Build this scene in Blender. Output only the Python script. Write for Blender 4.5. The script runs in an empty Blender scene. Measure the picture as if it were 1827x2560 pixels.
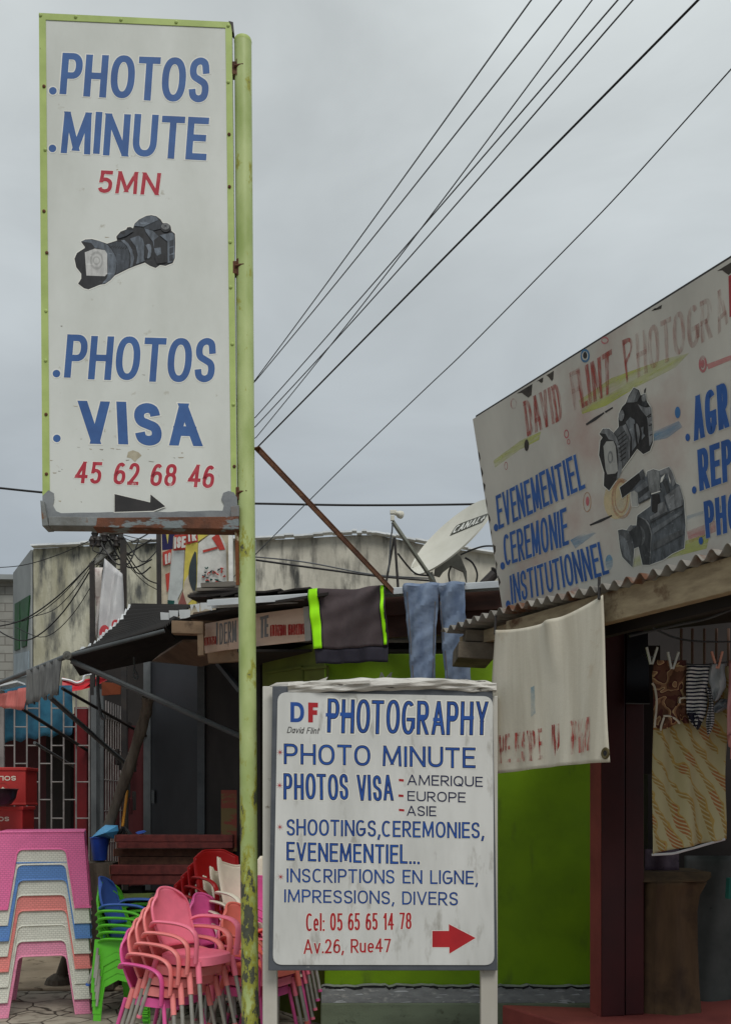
import bpy, bmesh, math, random
from mathutils import Vector, Matrix
random.seed(7)
S = bpy.context.scene
COL = S.collection
R = math.radians
# ------------------------------------------------------------------ camera, world, sun, exposure
FL, CX, HY, EYE = 2400.0, 913.5, 2010.0, 1.7      # focal length and horizon in photo pixels, eye height in metres
cam = bpy.data.cameras.new('camera'); camo = bpy.data.objects.new('camera', cam); COL.objects.link(camo)
camo.location = (0, 0, EYE); camo.rotation_euler = (R(90), 0, 0)
cam.sensor_fit = 'VERTICAL'; cam.sensor_height = 24; cam.lens = FL / 2560 * 24; cam.shift_y = (HY - 1280) / 2560
cam.clip_end = 2000; cam.clip_start = 0.05
S.camera = camo
SUN_EL, SUN_AZ = 52, 20            # azimuth measured from behind the camera towards its right
w = bpy.data.worlds.new('World'); S.world = w; w.use_nodes = True
nt = w.node_tree; nt.nodes.clear()
def wn(t, **k):
    n = nt.nodes.new(t)
    for a, b in k.items(): setattr(n, a, b)
    return n
out = wn('ShaderNodeOutputWorld'); bg = wn('ShaderNodeBackground'); bg.inputs['Strength'].default_value = 0.1
sky = wn('ShaderNodeTexSky', sky_type='NISHITA', sun_disc=False, sun_elevation=R(SUN_EL), sun_rotation=R(180 - SUN_AZ))
tc = wn('ShaderNodeTexCoord'); sep = wn('ShaderNodeSeparateXYZ'); nt.links.new(tc.outputs['Generated'], sep.inputs[0])
mr = wn('ShaderNodeMapRange'); nt.links.new(sep.outputs['Z'], mr.inputs['Value'])
mr.inputs['From Min'].default_value = 0.1; mr.inputs['From Max'].default_value = 0.62
ramp = wn('ShaderNodeMix', data_type='RGBA'); nt.links.new(mr.outputs[0], ramp.inputs['Factor'])
ramp.inputs['A'].default_value = (2.95, 3.38, 3.85, 1); ramp.inputs['B'].default_value = (6.5, 6.95, 7.0, 1)
mp = wn('ShaderNodeMapping'); mp.inputs['Scale'].default_value = (1.6, 1.6, 3.6); nt.links.new(tc.outputs['Generated'], mp.inputs[0])
nz = wn('ShaderNodeTexNoise'); nz.inputs['Scale'].default_value = 1.7; nz.inputs['Detail'].default_value = 7; nz.inputs['Roughness'].default_value = 0.5
nz.inputs['Distortion'].default_value = 0.5
nt.links.new(mp.outputs[0], nz.inputs['Vector'])
mr2 = wn('ShaderNodeMapRange'); nt.links.new(nz.outputs['Fac'], mr2.inputs['Value'])
mr2.inputs['From Min'].default_value = 0.3; mr2.inputs['From Max'].default_value = 0.7; mr2.inputs['To Min'].default_value = 0.82; mr2.inputs['To Max'].default_value = 1.15
vm = wn('ShaderNodeVectorMath', operation='SCALE'); nt.links.new(ramp.outputs['Result'], vm.inputs[0]); nt.links.new(mr2.outputs[0], vm.inputs['Scale'])
mx = wn('ShaderNodeMix', data_type='RGBA'); mx.inputs['Factor'].default_value = 0.93
nt.links.new(sky.outputs[0], mx.inputs['A']); nt.links.new(vm.outputs[0], mx.inputs['B'])
nt.links.new(mx.outputs['Result'], bg.inputs['Color']); nt.links.new(bg.outputs[0], out.inputs['Surface'])
sun = bpy.data.lights.new('sun', 'SUN'); sun.energy = 1.9; sun.angle = R(25); sun.color = (1, 0.97, 0.92)
suno = bpy.data.objects.new('sun', sun); COL.objects.link(suno)
sd = Vector((math.sin(R(SUN_AZ)) * math.cos(R(SUN_EL)), -math.cos(R(SUN_AZ)) * math.cos(R(SUN_EL)), math.sin(R(SUN_EL))))
suno.rotation_euler = sd.to_track_quat('Z', 'Y').to_euler()
S.view_settings.view_transform = 'Standard'; S.view_settings.look = 'None'; S.view_settings.exposure = 0.0; S.view_settings.gamma = 1
S.view_settings.use_curve_mapping = False

# ------------------------------------------------------------------ helpers
def lin(c):
    return tuple(((x / 255) / 12.92 if x <= 10 else (((x / 255) + 0.055) / 1.055) ** 2.4) for x in c[:3]) + (1,)
def P(x, y, Y): return Vector(((x - CX) / FL * Y, Y, EYE + (HY - y) / FL * Y))
def crop(x0, y0, s): return lambda x, y: (x0 + x / s, y0 + y / s)
class Plane:
    def __init__(s, o, a, b):
        s.o = Vector(o); s.n = (Vector(a) - s.o).cross(Vector(b) - s.o).normalized()
        if s.n.y > 0: s.n = -s.n
    def hit(s, x, y, off=0.0):
        d = Vector(((x - CX) / FL, 1, (HY - y) / FL)); e = Vector((0, 0, EYE))
        o = s.o + s.n * off
        t = (o - e).dot(s.n) / d.dot(s.n)
        return e + d * t
def pmat(name, c1, c2=None, scale=3.0, lo=0.4, hi=0.65, detail=6, stretch=(1, 1, 1), rough=0.65, bump=0.0, bscale=60, bst=(1, 1, 1), metal=0.0,
         c3=None, scale3=12, lo3=0.6, hi3=0.68, stretch3=(1, 1, 1), spec=0.35, alpha=None, trans=0.0, rnd=0.0, loc=(0, 0, 0)):
    m = bpy.data.materials.new(name); m.use_nodes = True; t = m.node_tree; b = t.nodes['Principled BSDF']; L = t.links.new
    b.inputs['Roughness'].default_value = rough; b.inputs['Metallic'].default_value = metal
    b.inputs['Specular IOR Level'].default_value = spec
    co = t.nodes.new('ShaderNodeTexCoord')
    def noise(sc, st, det=detail):
        mpn = t.nodes.new('ShaderNodeMapping'); mpn.inputs['Scale'].default_value = st; mpn.inputs['Location'].default_value = loc
        L(co.outputs['Object'], mpn.inputs[0])
        n = t.nodes.new('ShaderNodeTexNoise'); n.inputs['Scale'].default_value = sc; n.inputs['Detail'].default_value = det
        n.inputs['Roughness'].default_value = 0.6
        L(mpn.outputs[0], n.inputs['Vector']); return n.outputs['Fac']
    def mrange(v, a, c):
        r = t.nodes.new('ShaderNodeMapRange'); r.inputs['From Min'].default_value = a; r.inputs['From Max'].default_value = c; L(v, r.inputs['Value']); return r.outputs[0]
    def mix(f, a, c):
        x = t.nodes.new('ShaderNodeMix'); x.data_type = 'RGBA'; L(f, x.inputs['Factor'])
        for k, v in (('A', a), ('B', c)):
            if isinstance(v, tuple): x.inputs[k].default_value = v
            else: L(v, x.inputs[k])
        return x.outputs['Result']
    colr = lin(c1)
    if c2: colr = mix(mrange(noise(scale, stretch), lo, hi), lin(c1), lin(c2))
    if c3: colr = mix(mrange(noise(scale3, stretch3), lo3, hi3), colr, lin(c3))
    if rnd:
        oi = t.nodes.new('ShaderNodeObjectInfo'); hs = t.nodes.new('ShaderNodeHueSaturation')
        L(mrange(oi.outputs['Random'], -0.5, 1.5), hs.inputs['Value'])
        r = t.nodes.new('ShaderNodeMapRange'); r.inputs['To Min'].default_value = 1 - rnd; r.inputs['To Max'].default_value = 1 + rnd
        L(oi.outputs['Random'], r.inputs['Value']); L(r.outputs[0], hs.inputs['Value'])
        if isinstance(colr, tuple): hs.inputs['Color'].default_value = colr
        else: L(colr, hs.inputs['Color'])
        colr = hs.outputs['Color']
    if isinstance(colr, tuple): b.inputs['Base Color'].default_value = colr
    else: L(colr, b.inputs['Base Color'])
    if bump:
        bn = t.nodes.new('ShaderNodeBump'); bn.inputs['Strength'].default_value = bump; bn.inputs['Distance'].default_value = 0.02
        L(noise(bscale, bst, 4), bn.inputs['Height']); L(bn.outputs[0], b.inputs['Normal'])
    if alpha is not None:
        a, lo_, hi_, asc, ast = alpha
        mm = t.nodes.new('ShaderNodeMath'); mm.operation = 'MULTIPLY'; mm.inputs[1].default_value = a
        L(mrange(noise(asc, ast), lo_, hi_), mm.inputs[0]); L(mm.outputs[0], b.inputs['Alpha'])
    return m
def tag(o, label, cat, group=None, kind=None):
    if label: o['label'] = label
    if cat: o['category'] = cat
    if group: o['group'] = group
    if kind: o['kind'] = kind
    return o
def thing(name, label, cat, loc=(0, 0, 0), group=None):
    o = bpy.data.objects.new(name, None); COL.objects.link(o); o.empty_display_size = 0.1
    o.location = loc; return tag(o, label, cat, group)
class MB:
    def __init__(s): s.v = []; s.f = []; s.m = []
    def add(s, vs, fs, mi=0):
        k = len(s.v); s.v += [Vector(v) for v in vs]
        for f in fs: s.f.append([k + i for i in f]); s.m.append(mi)
        return s
    def box(s, c, size, rot=None, mi=0):
        c = Vector(c); h = [x / 2 for x in size]; vs = []
        for x in (-h[0], h[0]):
            for y in (-h[1], h[1]):
                for z in (-h[2], h[2]):
                    q = Vector((x, y, z))
                    if rot: q = rot @ q
                    vs.append(c + q)
        return s.add(vs, [(0, 1, 3, 2), (4, 6, 7, 5), (0, 4, 5, 1), (2, 3, 7, 6), (0, 2, 6, 4), (1, 5, 7, 3)], mi)
    def bar(s, a, b, wd, ht, mi=0, up=(0, 0, 1)):
        a = Vector(a); b = Vector(b); d = (b - a); L = d.length; d.normalize()
        u = Vector(up); x = d.cross(u)
        if x.length < 1e-4: x = d.cross(Vector((1, 0, 0)))
        x.normalize(); z = x.cross(d)
        rot = Matrix((x, d, z)).transposed()
        return s.box((a + b) / 2, (wd, L, ht), rot, mi)
    def poly(s, pts, mi=0): return s.add(pts, [list(range(len(pts)))], mi)
    def prism(s, pts, vec, mi=0):
        n = len(pts); vec = Vector(vec); pts = [Vector(p) for p in pts]
        return s.add(pts + [p + vec for p in pts], [list(range(n)), list(range(2 * n - 1, n - 1, -1))] + [(i, i + n, (i + 1) % n + n, (i + 1) % n) for i in range(n)], mi)
    def tube(s, pts, r, n=8, mi=0, ell=None):
        pts = [Vector(p) for p in pts]; k = len(pts)
        rs = r if isinstance(r, (list, tuple)) else [r] * k
        rings = []; prev = None
        for i, p in enumerate(pts):
            d = (pts[min(i + 1, k - 1)] - pts[max(i - 1, 0)]).normalized()
            if prev is None:
                a = Vector((0, 0, 1)) if abs(d.z) < 0.9 else Vector((1, 0, 0)); x = d.cross(a).normalized()
            else: x = (prev - d * prev.dot(d)).normalized()
            prev = x; y = d.cross(x)
            e = ell or (1, 1)
            rings += [p + (x * math.cos(2 * math.pi * j / n) * e[0] + y * math.sin(2 * math.pi * j / n) * e[1]) * rs[i] for j in range(n)]
        fs = [(i * n + j, i * n + (j + 1) % n, (i + 1) * n + (j + 1) % n, (i + 1) * n + j) for i in range(k - 1) for j in range(n)]
        fs += [list(range(n - 1, -1, -1)), list(range((k - 1) * n, k * n))]
        return s.add(rings, fs, mi)
    def grid(s, fn, nu, nv, mi=0):
        vs = [fn(i / nu, j / nv) for j in range(nv + 1) for i in range(nu + 1)]
        mf = mi if callable(mi) else None
        k = len(s.v); s.v += [Vector(v) for v in vs]
        for j in range(nv):
            for i in range(nu):
                a = k + j * (nu + 1) + i
                s.f.append([a, a + 1, a + nu + 2, a + nu + 1]); s.m.append(mf((i + .5) / nu, (j + .5) / nv) if mf else mi)
        return s
    def lathe(s, prof, c=(0, 0, 0), n=24, mi=0, ax=None):
        c = Vector(c); vs = []
        for (r, z) in prof:
            for j in range(n):
                a = 2 * math.pi * j / n; q = Vector((r * math.cos(a), r * math.sin(a), z))
                if ax: q = ax @ q
                vs.append(c + q)
        k = len(prof)
        fs = [(i * n + j, i * n + (j + 1) % n, (i + 1) * n + (j + 1) % n, (i + 1) * n + j) for i in range(k - 1) for j in range(n)]
        fs += [list(range(n - 1, -1, -1)), list(range((k - 1) * n, k * n))]
        return s.add(vs, fs, mi)
    def build(s, name, mats, parent=None, smooth=False, solid=None, bevel=None, label=None, loc=None, sub=0, weld=False, even=False):
        off = Vector((0, 0, 0))
        q = parent
        while q is not None: off += Vector(q.location); q = q.parent
        if loc is not None: off = off + Vector(loc)
        me = bpy.data.meshes.new(name); me.from_pydata([v - off for v in s.v], [], s.f); me.update()
        if not isinstance(mats, (list, tuple)): mats = [mats]
        for m in mats: me.materials.append(m)
        for i, p in enumerate(me.polygons): p.material_index = s.m[i]
        bm = bmesh.new(); bm.from_mesh(me)
        if weld: bmesh.ops.remove_doubles(bm, verts=bm.verts, dist=1e-5)
        if solid is None: bmesh.ops.recalc_face_normals(bm, faces=bm.faces)
        bm.to_mesh(me); bm.free()
        if smooth:
            me.polygons.foreach_set('use_smooth', [True] * len(me.polygons))
            try: me.set_sharp_from_angle(angle=R(40))
            except Exception: pass
        o = bpy.data.objects.new(name, me); COL.objects.link(o)
        if loc is not None: o.location = loc
        if parent: o.parent = parent
        if solid: md = o.modifiers.new('Solidify', 'SOLIDIFY'); md.thickness = solid; md.offset = 0
        if bevel: md = o.modifiers.new('Bevel', 'BEVEL'); md.width = bevel; md.segments = 2; md.limit_method = 'ANGLE'
        if sub: md = o.modifiers.new('Subsurf', 'SUBSURF'); md.levels = md.render_levels = sub
        if label: o['label'] = label
        return o
def smoothpts(pts, n=4, closed=False):
    pts = [Vector(p) for p in pts]; k = len(pts); o = []
    for i in range(k if closed else k - 1):
        g = (lambda j: pts[j % k]) if closed else (lambda j: pts[max(0, min(k - 1, j))])
        a, b, c, d = g(i - 1), g(i), g(i + 1), g(i + 2)
        for q in range(n):
            t = q / n
            o.append(0.5 * ((2 * b) + (c - a) * t + (2 * a - 5 * b + 4 * c - d) * t * t + (3 * b - a - 3 * c + d) * t ** 3))
    if not closed: o.append(pts[-1])
    return o
# ------------------------------------------------------------------ lettering: words are brushed on a sign's face stroke by stroke
def _arc(cx, cy, rx, ry, a0, a1, n=14, e=0.86):
    o = []
    for i in range(n + 1):
        a = R(a0 + (a1 - a0) * i / n); c, s_ = math.cos(a), math.sin(a)
        o.append((cx + rx * math.copysign(abs(c) ** e, c), cy + ry * math.copysign(abs(s_) ** e, s_)))
    return o
def _cr(*p): return [(q.x, q.y) for q in smoothpts([Vector((a, b, 0)) for a, b in p], 4)]
_O = _arc(.5, .5, .5, .5, 90, 450, 36)
GL = {  # brush strokes of each letter in a unit box: (width, strokes)
 'A': (.95, [[(0, -.05), (.5, 1.05)], [(.5, 1.05), (1, -.05)], [(.2, .3), (.8, .3)]]), 'B': (.8, [[(0, 0), (0, 1)], [(0, 1), (.5, 1)] + _arc(.5, .765, .42, .235, 90, -90) + [(0, .53)], [(0, .53), (.5, .53)] + _arc(.5, .265, .5, .265, 90, -90) + [(0, 0)]]),
 'C': (.85, [_arc(.52, .5, .52, .5, 48, 312, 24)]), 'D': (.85, [[(0, 0), (0, 1)], [(0, 1), (.4, 1)] + _arc(.4, .5, .6, .5, 90, -90) + [(0, 0)]]), 'E': (.7, [[(0, 0), (0, 1)], [(0, 1), (1, 1)], [(0, .52), (.88, .52)], [(0, 0), (1, 0)]]),
 'F': (.66, [[(0, 0), (0, 1)], [(0, 1), (1, 1)], [(0, .5), (.85, .5)]]), 'G': (.9, [_arc(.5, .5, .5, .5, 48, 340, 26), [(.5, .44), (1, .44)], [(1, .44), (1, .2)]]), 'H': (.85, [[(0, 0), (0, 1)], [(1, 0), (1, 1)], [(0, .5), (1, .5)]]),
 'I': (0, [[(0, 0), (0, 1)]]), 'L': (.62, [[(0, 0), (0, 1)], [(0, 0), (1, 0)]]), 'M': (1.12, [[(0, -.02), (.05, 1.02)], [(.05, 1.05), (.5, .08)], [(.5, .08), (.95, 1.05)], [(.95, 1.02), (1, -.02)]]),
 'N': (.9, [[(0, 0), (0, 1)], [(0, 1.05), (1, -.05)], [(1, 0), (1, 1)]]), 'O': (.92, [_O]), 'P': (.76, [[(0, 0), (0, 1)], [(0, 1), (.5, 1)] + _arc(.5, .725, .5, .275, 90, -90) + [(0, .45)]]),
 'Q': (.95, [_O, [(.6, .2), (1.02, -.16)]]), 'R': (.8, [[(0, 0), (0, 1)], [(0, 1), (.5, 1)] + _arc(.5, .73, .46, .27, 90, -90) + [(0, .46)], [(.4, .46), (1, -.04)]]),
 'S': (.76, [_cr((.94, .76), (.84, .94), (.5, 1), (.14, .92), (.03, .75), (.14, .59), (.5, .5), (.86, .41), (.97, .25), (.87, .07), (.5, 0), (.14, .07), (.03, .25))]), 'T': (.8, [[(0, 1), (1, 1)], [(.5, 1), (.5, 0)]]),
 'U': (.85, [[(0, 1.0), (0, .35)] + _arc(.5, .35, .5, .35, 180, 360) + [(1, 1.0)]]), 'V': (.9, [[(0, 1.05), (.5, -.05)], [(.5, -.05), (1, 1.05)]]), 'Y': (.86, [[(0, 1.05), (.5, .45)], [(1, 1.05), (.5, .45)], [(.5, .5), (.5, 0)]]),
 '0': (.7, [_O]), '1': (.3, [[(-.1, .78), (.75, 1)], [(.75, 1), (.75, 0)]]), '2': (.66, [_cr((.04, .74), (.18, .94), (.5, 1), (.84, .92), (.96, .72), (.82, .48), (.4, .2), (.06, .0)), [(0, 0), (1, 0)]]),
 '3': (.66, [_cr((.05, .85), (.4, 1), (.85, .92), (.9, .7), (.45, .54), (.95, .4), (.95, .15), (.5, 0), (.03, .12))]), '4': (.76, [[(.72, 1.02), (0, .28)], [(0, .28), (1, .28)], [(.72, 1), (.72, 0)]]),
 '5': (.66, [[(.92, 1), (.14, 1)], [(.16, 1), (.08, .55)], _cr((.06, .52), (.3, .62), (.62, .61), (.9, .5), (.98, .3), (.86, .08), (.5, 0), (.15, .05), (.02, .18))]),
 '6': (.7, [_cr((.9, .9), (.62, 1), (.3, .92), (.08, .65), (.02, .35), (.1, .1), (.5, 0), (.88, .08), (1, .3), (.9, .52), (.55, .6), (.2, .52), (.04, .38))]), '7': (.64, [[(0, 1), (1, 1)], [(1, 1.03), (.35, -.03)]]), '8': (.7, [_arc(.5, .76, .44, .24, 90, 450, 26), _arc(.5, .26, .5, .26, 90, 450, 26)]),
 '9': (.7, [[(1 - a, 1 - b) for a, b in _cr((.9, .9), (.62, 1), (.3, .92), (.08, .65), (.02, .35), (.1, .1), (.5, 0), (.88, .08), (1, .3), (.9, .52), (.55, .6), (.2, .52), (.04, .38))]]),
 'e': (.62, [[(.04, .35), (.96, .35)], _cr((.97, .35), (.9, .57), (.5, .68), (.1, .57), (.02, .34), (.12, .09), (.5, 0), (.92, .1))]), 'l': (0, [[(0, 0), (0, 1)]]), 'u': (.58, [[(0, .68), (0, .25)] + _arc(.5, .25, .5, .25, 180, 360) + [(1, .68)], [(1, .68), (1, 0)]]),
 'v': (.6, [[(0, .7), (.5, -.04)], [(.5, -.04), (1, .7)]]), 'a': (.58, [_arc(.46, .34, .46, .34, 90, 450, 24), [(1, .68), (1, 0)]]), 'd': (.58, [_arc(.46, .34, .46, .34, 90, 450, 24), [(1, 1), (1, 0)]]), 'i': (0, [[(0, 0), (0, .66)], [(0, .9), (0, .93)]]),
 'n': (.55, [[(0, 0), (0, .68)], _cr((0, .42), (.25, .62), (.6, .67), (.95, .52), (1, .3), (1, 0))]), 't': (.4, [[(.4, .95), (.4, .0)], [(0, .66), (.95, .66)]]),
 '.': (0, [[(0, 0), (0, .01)]]), ',': (.08, [[(.9, .03), (-.3, -.2)]]), ':': (0, [[(0, 0), (0, .01)], [(0, .55), (0, .56)]]), '+': (.6, [[(0, .45), (1, .45)], [(.5, .08), (.5, .82)]]), ' ': (.3, []),
}
def quadmap(q):
    tl, tr, br, bl = q
    return lambda u, v: (bl * (1 - u) + br * u) * (1 - v) + (tl * (1 - u) + tr * u) * v
def brush(body, asp, t, halo, gap=.16, wob=None):
    """strokes of a word as ribbons in a box asp wide and 1 high; returns (points, faces, depth step) with strokes t thick"""
    nat = sum(GL[c][0] for c in body); n = len(body); g = gap
    fixed = n * t; gaps = g * (n - 1)
    k = (asp - fixed) / (nat + gaps)          # letter widths and gaps stretch together, the stroke keeps its thickness
    vs, fs = [], []; x = 0; lev = 0
    for c in body:
        wd, st = GL[c]; W = wd * k
        dx, dy = (wob.uniform(-.012, .012), wob.uniform(-.015, .015)) if wob else (0, 0)
        for s_ in st:
            p = [Vector((x + t / 2 + a * W + dx, t / 2 + b * (1 - t) + dy)) for a, b in s_]; h = t / 2 + halo
            q = [p[0]]
            for a in p[1:]:
                if (a - q[-1]).length > 1e-4: q.append(a)
            p = q; m = len(p); closed = m > 6 and (p[0] - p[-1]).length < .03
            if not closed:
                e0 = (p[0] - p[1]).normalized(); e1 = (p[-1] - p[-2]).normalized()
                ex = h if m == 2 else halo
                if m > 2 and (abs(e0.x) > .99 or abs(e0.y) > .99): p[0] = p[0] + e0 * h
                else: p[0] = p[0] + e0 * ex
                if m > 2 and (abs(e1.x) > .99 or abs(e1.y) > .99): p[-1] = p[-1] + e1 * h
                else: p[-1] = p[-1] + e1 * ex
            b0 = len(vs); lev = (lev + 1) % 5
            dd = p[-1] - p[0]
            if m == 2 and abs(dd.x) > .02 and abs(dd.y) > abs(dd.x) * .35 and c not in ',':
                hx = h * .94 * dd.length / abs(dd.y)       # slanting stroke: cut level at the cap line and the base line
                a0, a1 = p[0], p[1]
                for a, yr in ((a0, s_[0][1]), (a1, s_[1][1])):
                    yc = (-halo + dy) if yr < .06 else ((1 + halo + dy) if yr > .94 else a.y)
                    xc = a0.x + dd.x * (yc - a0.y) / dd.y
                    vs.append((xc - hx, yc, lev)); vs.append((xc + hx, yc, lev))
                fs.append((b0, b0 + 1, b0 + 3, b0 + 2)); continue
            for i in range(m):
                a = p[i - 1] if (i or not closed) else p[-2]; a = a if i or closed else p[0]; d = p[i + 1] if i < m - 1 else (p[1] if closed else p[i])
                d1 = (p[i] - a); d2 = (d - p[i]); d1 = d1.normalized() if d1.length > 1e-6 else d2.normalized(); d2 = d2.normalized() if d2.length > 1e-6 else d1
                nn = Vector((-d1.y - d2.y, d1.x + d2.x)); nn.normalize(); ml = 1 / max(.6, nn.dot(Vector((-d1.y, d1.x))))
                for s2 in (1, -1):
                    v = p[i] + nn * h * ml * s2
                    lo_ = -.3 if c in ',Q' else -halo + dy
                    vs.append((v.x, max(lo_, min(1 + halo + dy, v.y)), lev))
            for i in range(m - 1): fs.append((b0 + 2 * i, b0 + 2 * i + 1, b0 + 2 * i + 3, b0 + 2 * i + 2))
        x += W + t + g * k
    return vs, fs
def write(body, hit, quad, mats, parent, t=.14, halo=0.0, lift=0.0008, name='lettering', step=0.0004, gap=.16):
    """hit(x, y, off) -> point on the face; quad: four photo points TL TR BR BL round the capitals; mats: outermost first"""
    mb = MB(); q0 = [hit(*p, lift) for p in quad]
    asp = ((q0[1] - q0[0]).length + (q0[2] - q0[3]).length) / ((q0[0] - q0[3]).length + (q0[1] - q0[2]).length)
    n = len(mats); grow_ = {1: [0], 2: [halo, 0], 3: [halo, 0, -t * .2]}[n]
    for li in range(n):
        lf = lift + step * li; wb_ = random.Random(sum(map(ord, body)))
        vs, fs = brush(body, asp, t, grow_[li], gap, wb_)
        fl = [quadmap([hit(*p, lf + .00006 * l) for p in quad]) for l in range(5)]
        mb.add([fl[int(v[2])](v[0] / asp, v[1]) for v in vs], fs, li)
    return mb.build(name, mats, parent)
def draw(hit, layers, mats, parent, name, lift=0.0008, step=0.00015, mp=None, grow=0):
    """flat painted picture: layers of (material index, outline) on a face; each next layer lies a little prouder"""
    mb = MB(); z = lift
    for mi, pts in layers:
        mb.poly([hit(*(mp(*p) if mp else p), z) for p in pts], mi); z += step
    return mb.build(name, mats, parent)
def ell(cx, cy, rx, ry, n=18, rot=0.0):
    c, s_ = math.cos(rot), math.sin(rot); o = []
    for i in range(n):
        a = 2 * math.pi * i / n; x, y = rx * math.cos(a), ry * math.sin(a); o.append((cx + x * c - y * s_, cy + x * s_ + y * c))
    return o
def grow(pts, d):
    n = len(pts); o = []
    ar = sum(pts[i][0] * pts[(i + 1) % n][1] - pts[(i + 1) % n][0] * pts[i][1] for i in range(n)); sg = 1 if ar > 0 else -1
    for i in range(n):
        a = Vector(pts[i - 1]); b = Vector(pts[i]); c = Vector(pts[(i + 1) % n])
        d1 = (b - a).normalized(); d2 = (c - b).normalized(); nn = Vector((d1.y + d2.y, -(d1.x + d2.x)))
        if nn.length > 1e-6: nn.normalize()
        o.append((b.x + sg * nn.x * d, b.y + sg * nn.y * d))
    return o
def sm2(pts, n=3): return [(p.x, p.y) for p in smoothpts([Vector((a, b, 0)) for a, b in pts], n, True)]
def cloth(name, q, nu, nv, fold, mats, parent=None, th=0.004, mi=0, out=None, label=None, loc=None):
    """hanging cloth between four corners TL TR BR BL; fold(u, v) pushes it out along its face"""
    q = [Vector(p) for p in q]; n = (q[1] - q[0]).cross(q[3] - q[0]).normalized()
    if n.y > 0: n = -n
    f = quadmap(q); o = out or (lambda u, v: (u, v))
    def fn(u, v):
        uu, vv = o(u, v); return f(uu, 1 - vv) + n * fold(u, v)
    mb = MB(); mb.grid(fn, nu, nv, mi)
    return mb.build(name, mats, parent, smooth=True, solid=th, label=label, loc=loc)
R1 = crop(0, 0, 1.777); R2 = crop(0, 640, 1.777); RB = crop(640, 1660, 2.5375); R5 = crop(1127, 600, 2.32); R4 = crop(560, 1220, 2.2556)
R3 = crop(0, 1220, 2.5375); R6 = crop(0, 1600, 2.4606); R7 = crop(0, 2060, 2.1368); R8 = crop(1180, 1440, 2.51); R9 = crop(1180, 1900, 2.51)
RC = crop(200, 2060, 3.3833); RG = crop(0, 1680, 4.511); RK = crop(380, 1460, 3.8667); RD = crop(940, 1240, 4.7765); RP = crop(1540, 1600, 3.794)
RA = crop(170, 520, 5.6); RV = crop(1460, 940, 4.5536); RT = crop(200, 1300, 3.248)
def q4(m, *p): return [m(*a) for a in p]
# ------------------------------------------------------------------ special materials
def nodes_mat(name, rough=0.7):
    m = bpy.data.materials.new(name); m.use_nodes = True; t = m.node_tree; b = t.nodes['Principled BSDF']; b.inputs['Roughness'].default_value = rough
    b.inputs['Specular IOR Level'].default_value = 0.3
    co = t.nodes.new('ShaderNodeTexCoord')
    return m, t, b, co
def N(t, ty, ins=None, **k):
    n = t.nodes.new(ty)
    for a, v in k.items(): setattr(n, a, v)
    for a, v in (ins or {}).items():
        if isinstance(v, bpy.types.NodeSocket): t.links.new(v, n.inputs[a])
        else: n.inputs[a].default_value = v
    return n
def mixc(t, f, a, b):
    n = t.nodes.new('ShaderNodeMix'); n.data_type = 'RGBA'
    for k, v in (('Factor', f), ('A', a), ('B', b)):
        if isinstance(v, bpy.types.NodeSocket): t.links.new(v, n.inputs[k])
        else: n.inputs[k].default_value = v
    return n.outputs['Result']
def mrng(t, v, a, b, c=0.0, d=1.0):
    return N(t, 'ShaderNodeMapRange', {'Value': v, 'From Min': a, 'From Max': b, 'To Min': c, 'To Max': d}).outputs[0]
def paving_mat():
    m, t, b, co = nodes_mat('crazy_paving', 0.75)
    nz = N(t, 'ShaderNodeTexNoise', {'Vector': co.outputs['Object'], 'Scale': 3.0, 'Detail': 3})
    ad = N(t, 'ShaderNodeVectorMath', {0: co.outputs['Object'], 1: nz.outputs['Color']}, operation='MULTIPLY_ADD'); ad.inputs[1].default_value = (1, 1, 1)
    sc = N(t, 'ShaderNodeVectorMath', {0: nz.outputs['Color'], 'Scale': 0.12}, operation='SCALE')
    ad = N(t, 'ShaderNodeVectorMath', {0: co.outputs['Object'], 1: sc.outputs[0]}, operation='ADD')
    v1 = N(t, 'ShaderNodeTexVoronoi', {'Vector': ad.outputs[0], 'Scale': 3.3}, feature='DISTANCE_TO_EDGE')
    v2 = N(t, 'ShaderNodeTexVoronoi', {'Vector': ad.outputs[0], 'Scale': 3.3})
    n2 = N(t, 'ShaderNodeTexNoise', {'Vector': co.outputs['Object'], 'Scale': 9.0, 'Detail': 6})
    sp = N(t, 'ShaderNodeSeparateColor', {0: v2.outputs['Color']})
    c = mixc(t, sp.outputs[0], lin((150, 142, 128)), lin((182, 174, 158)))
    c = mixc(t, mrng(t, n2.outputs['Fac'], 0.5, 0.75), c, lin((112, 104, 92)))
    e = mrng(t, v1.outputs['Distance'], 0.012, 0.03)
    c = mixc(t, e, lin((72, 66, 58)), c); t.links.new(c, b.inputs['Base Color'])
    bn = N(t, 'ShaderNodeBump', {'Height': e, 'Strength': 0.6, 'Distance': 0.02}); t.links.new(bn.outputs[0], b.inputs['Normal'])
    return m
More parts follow.
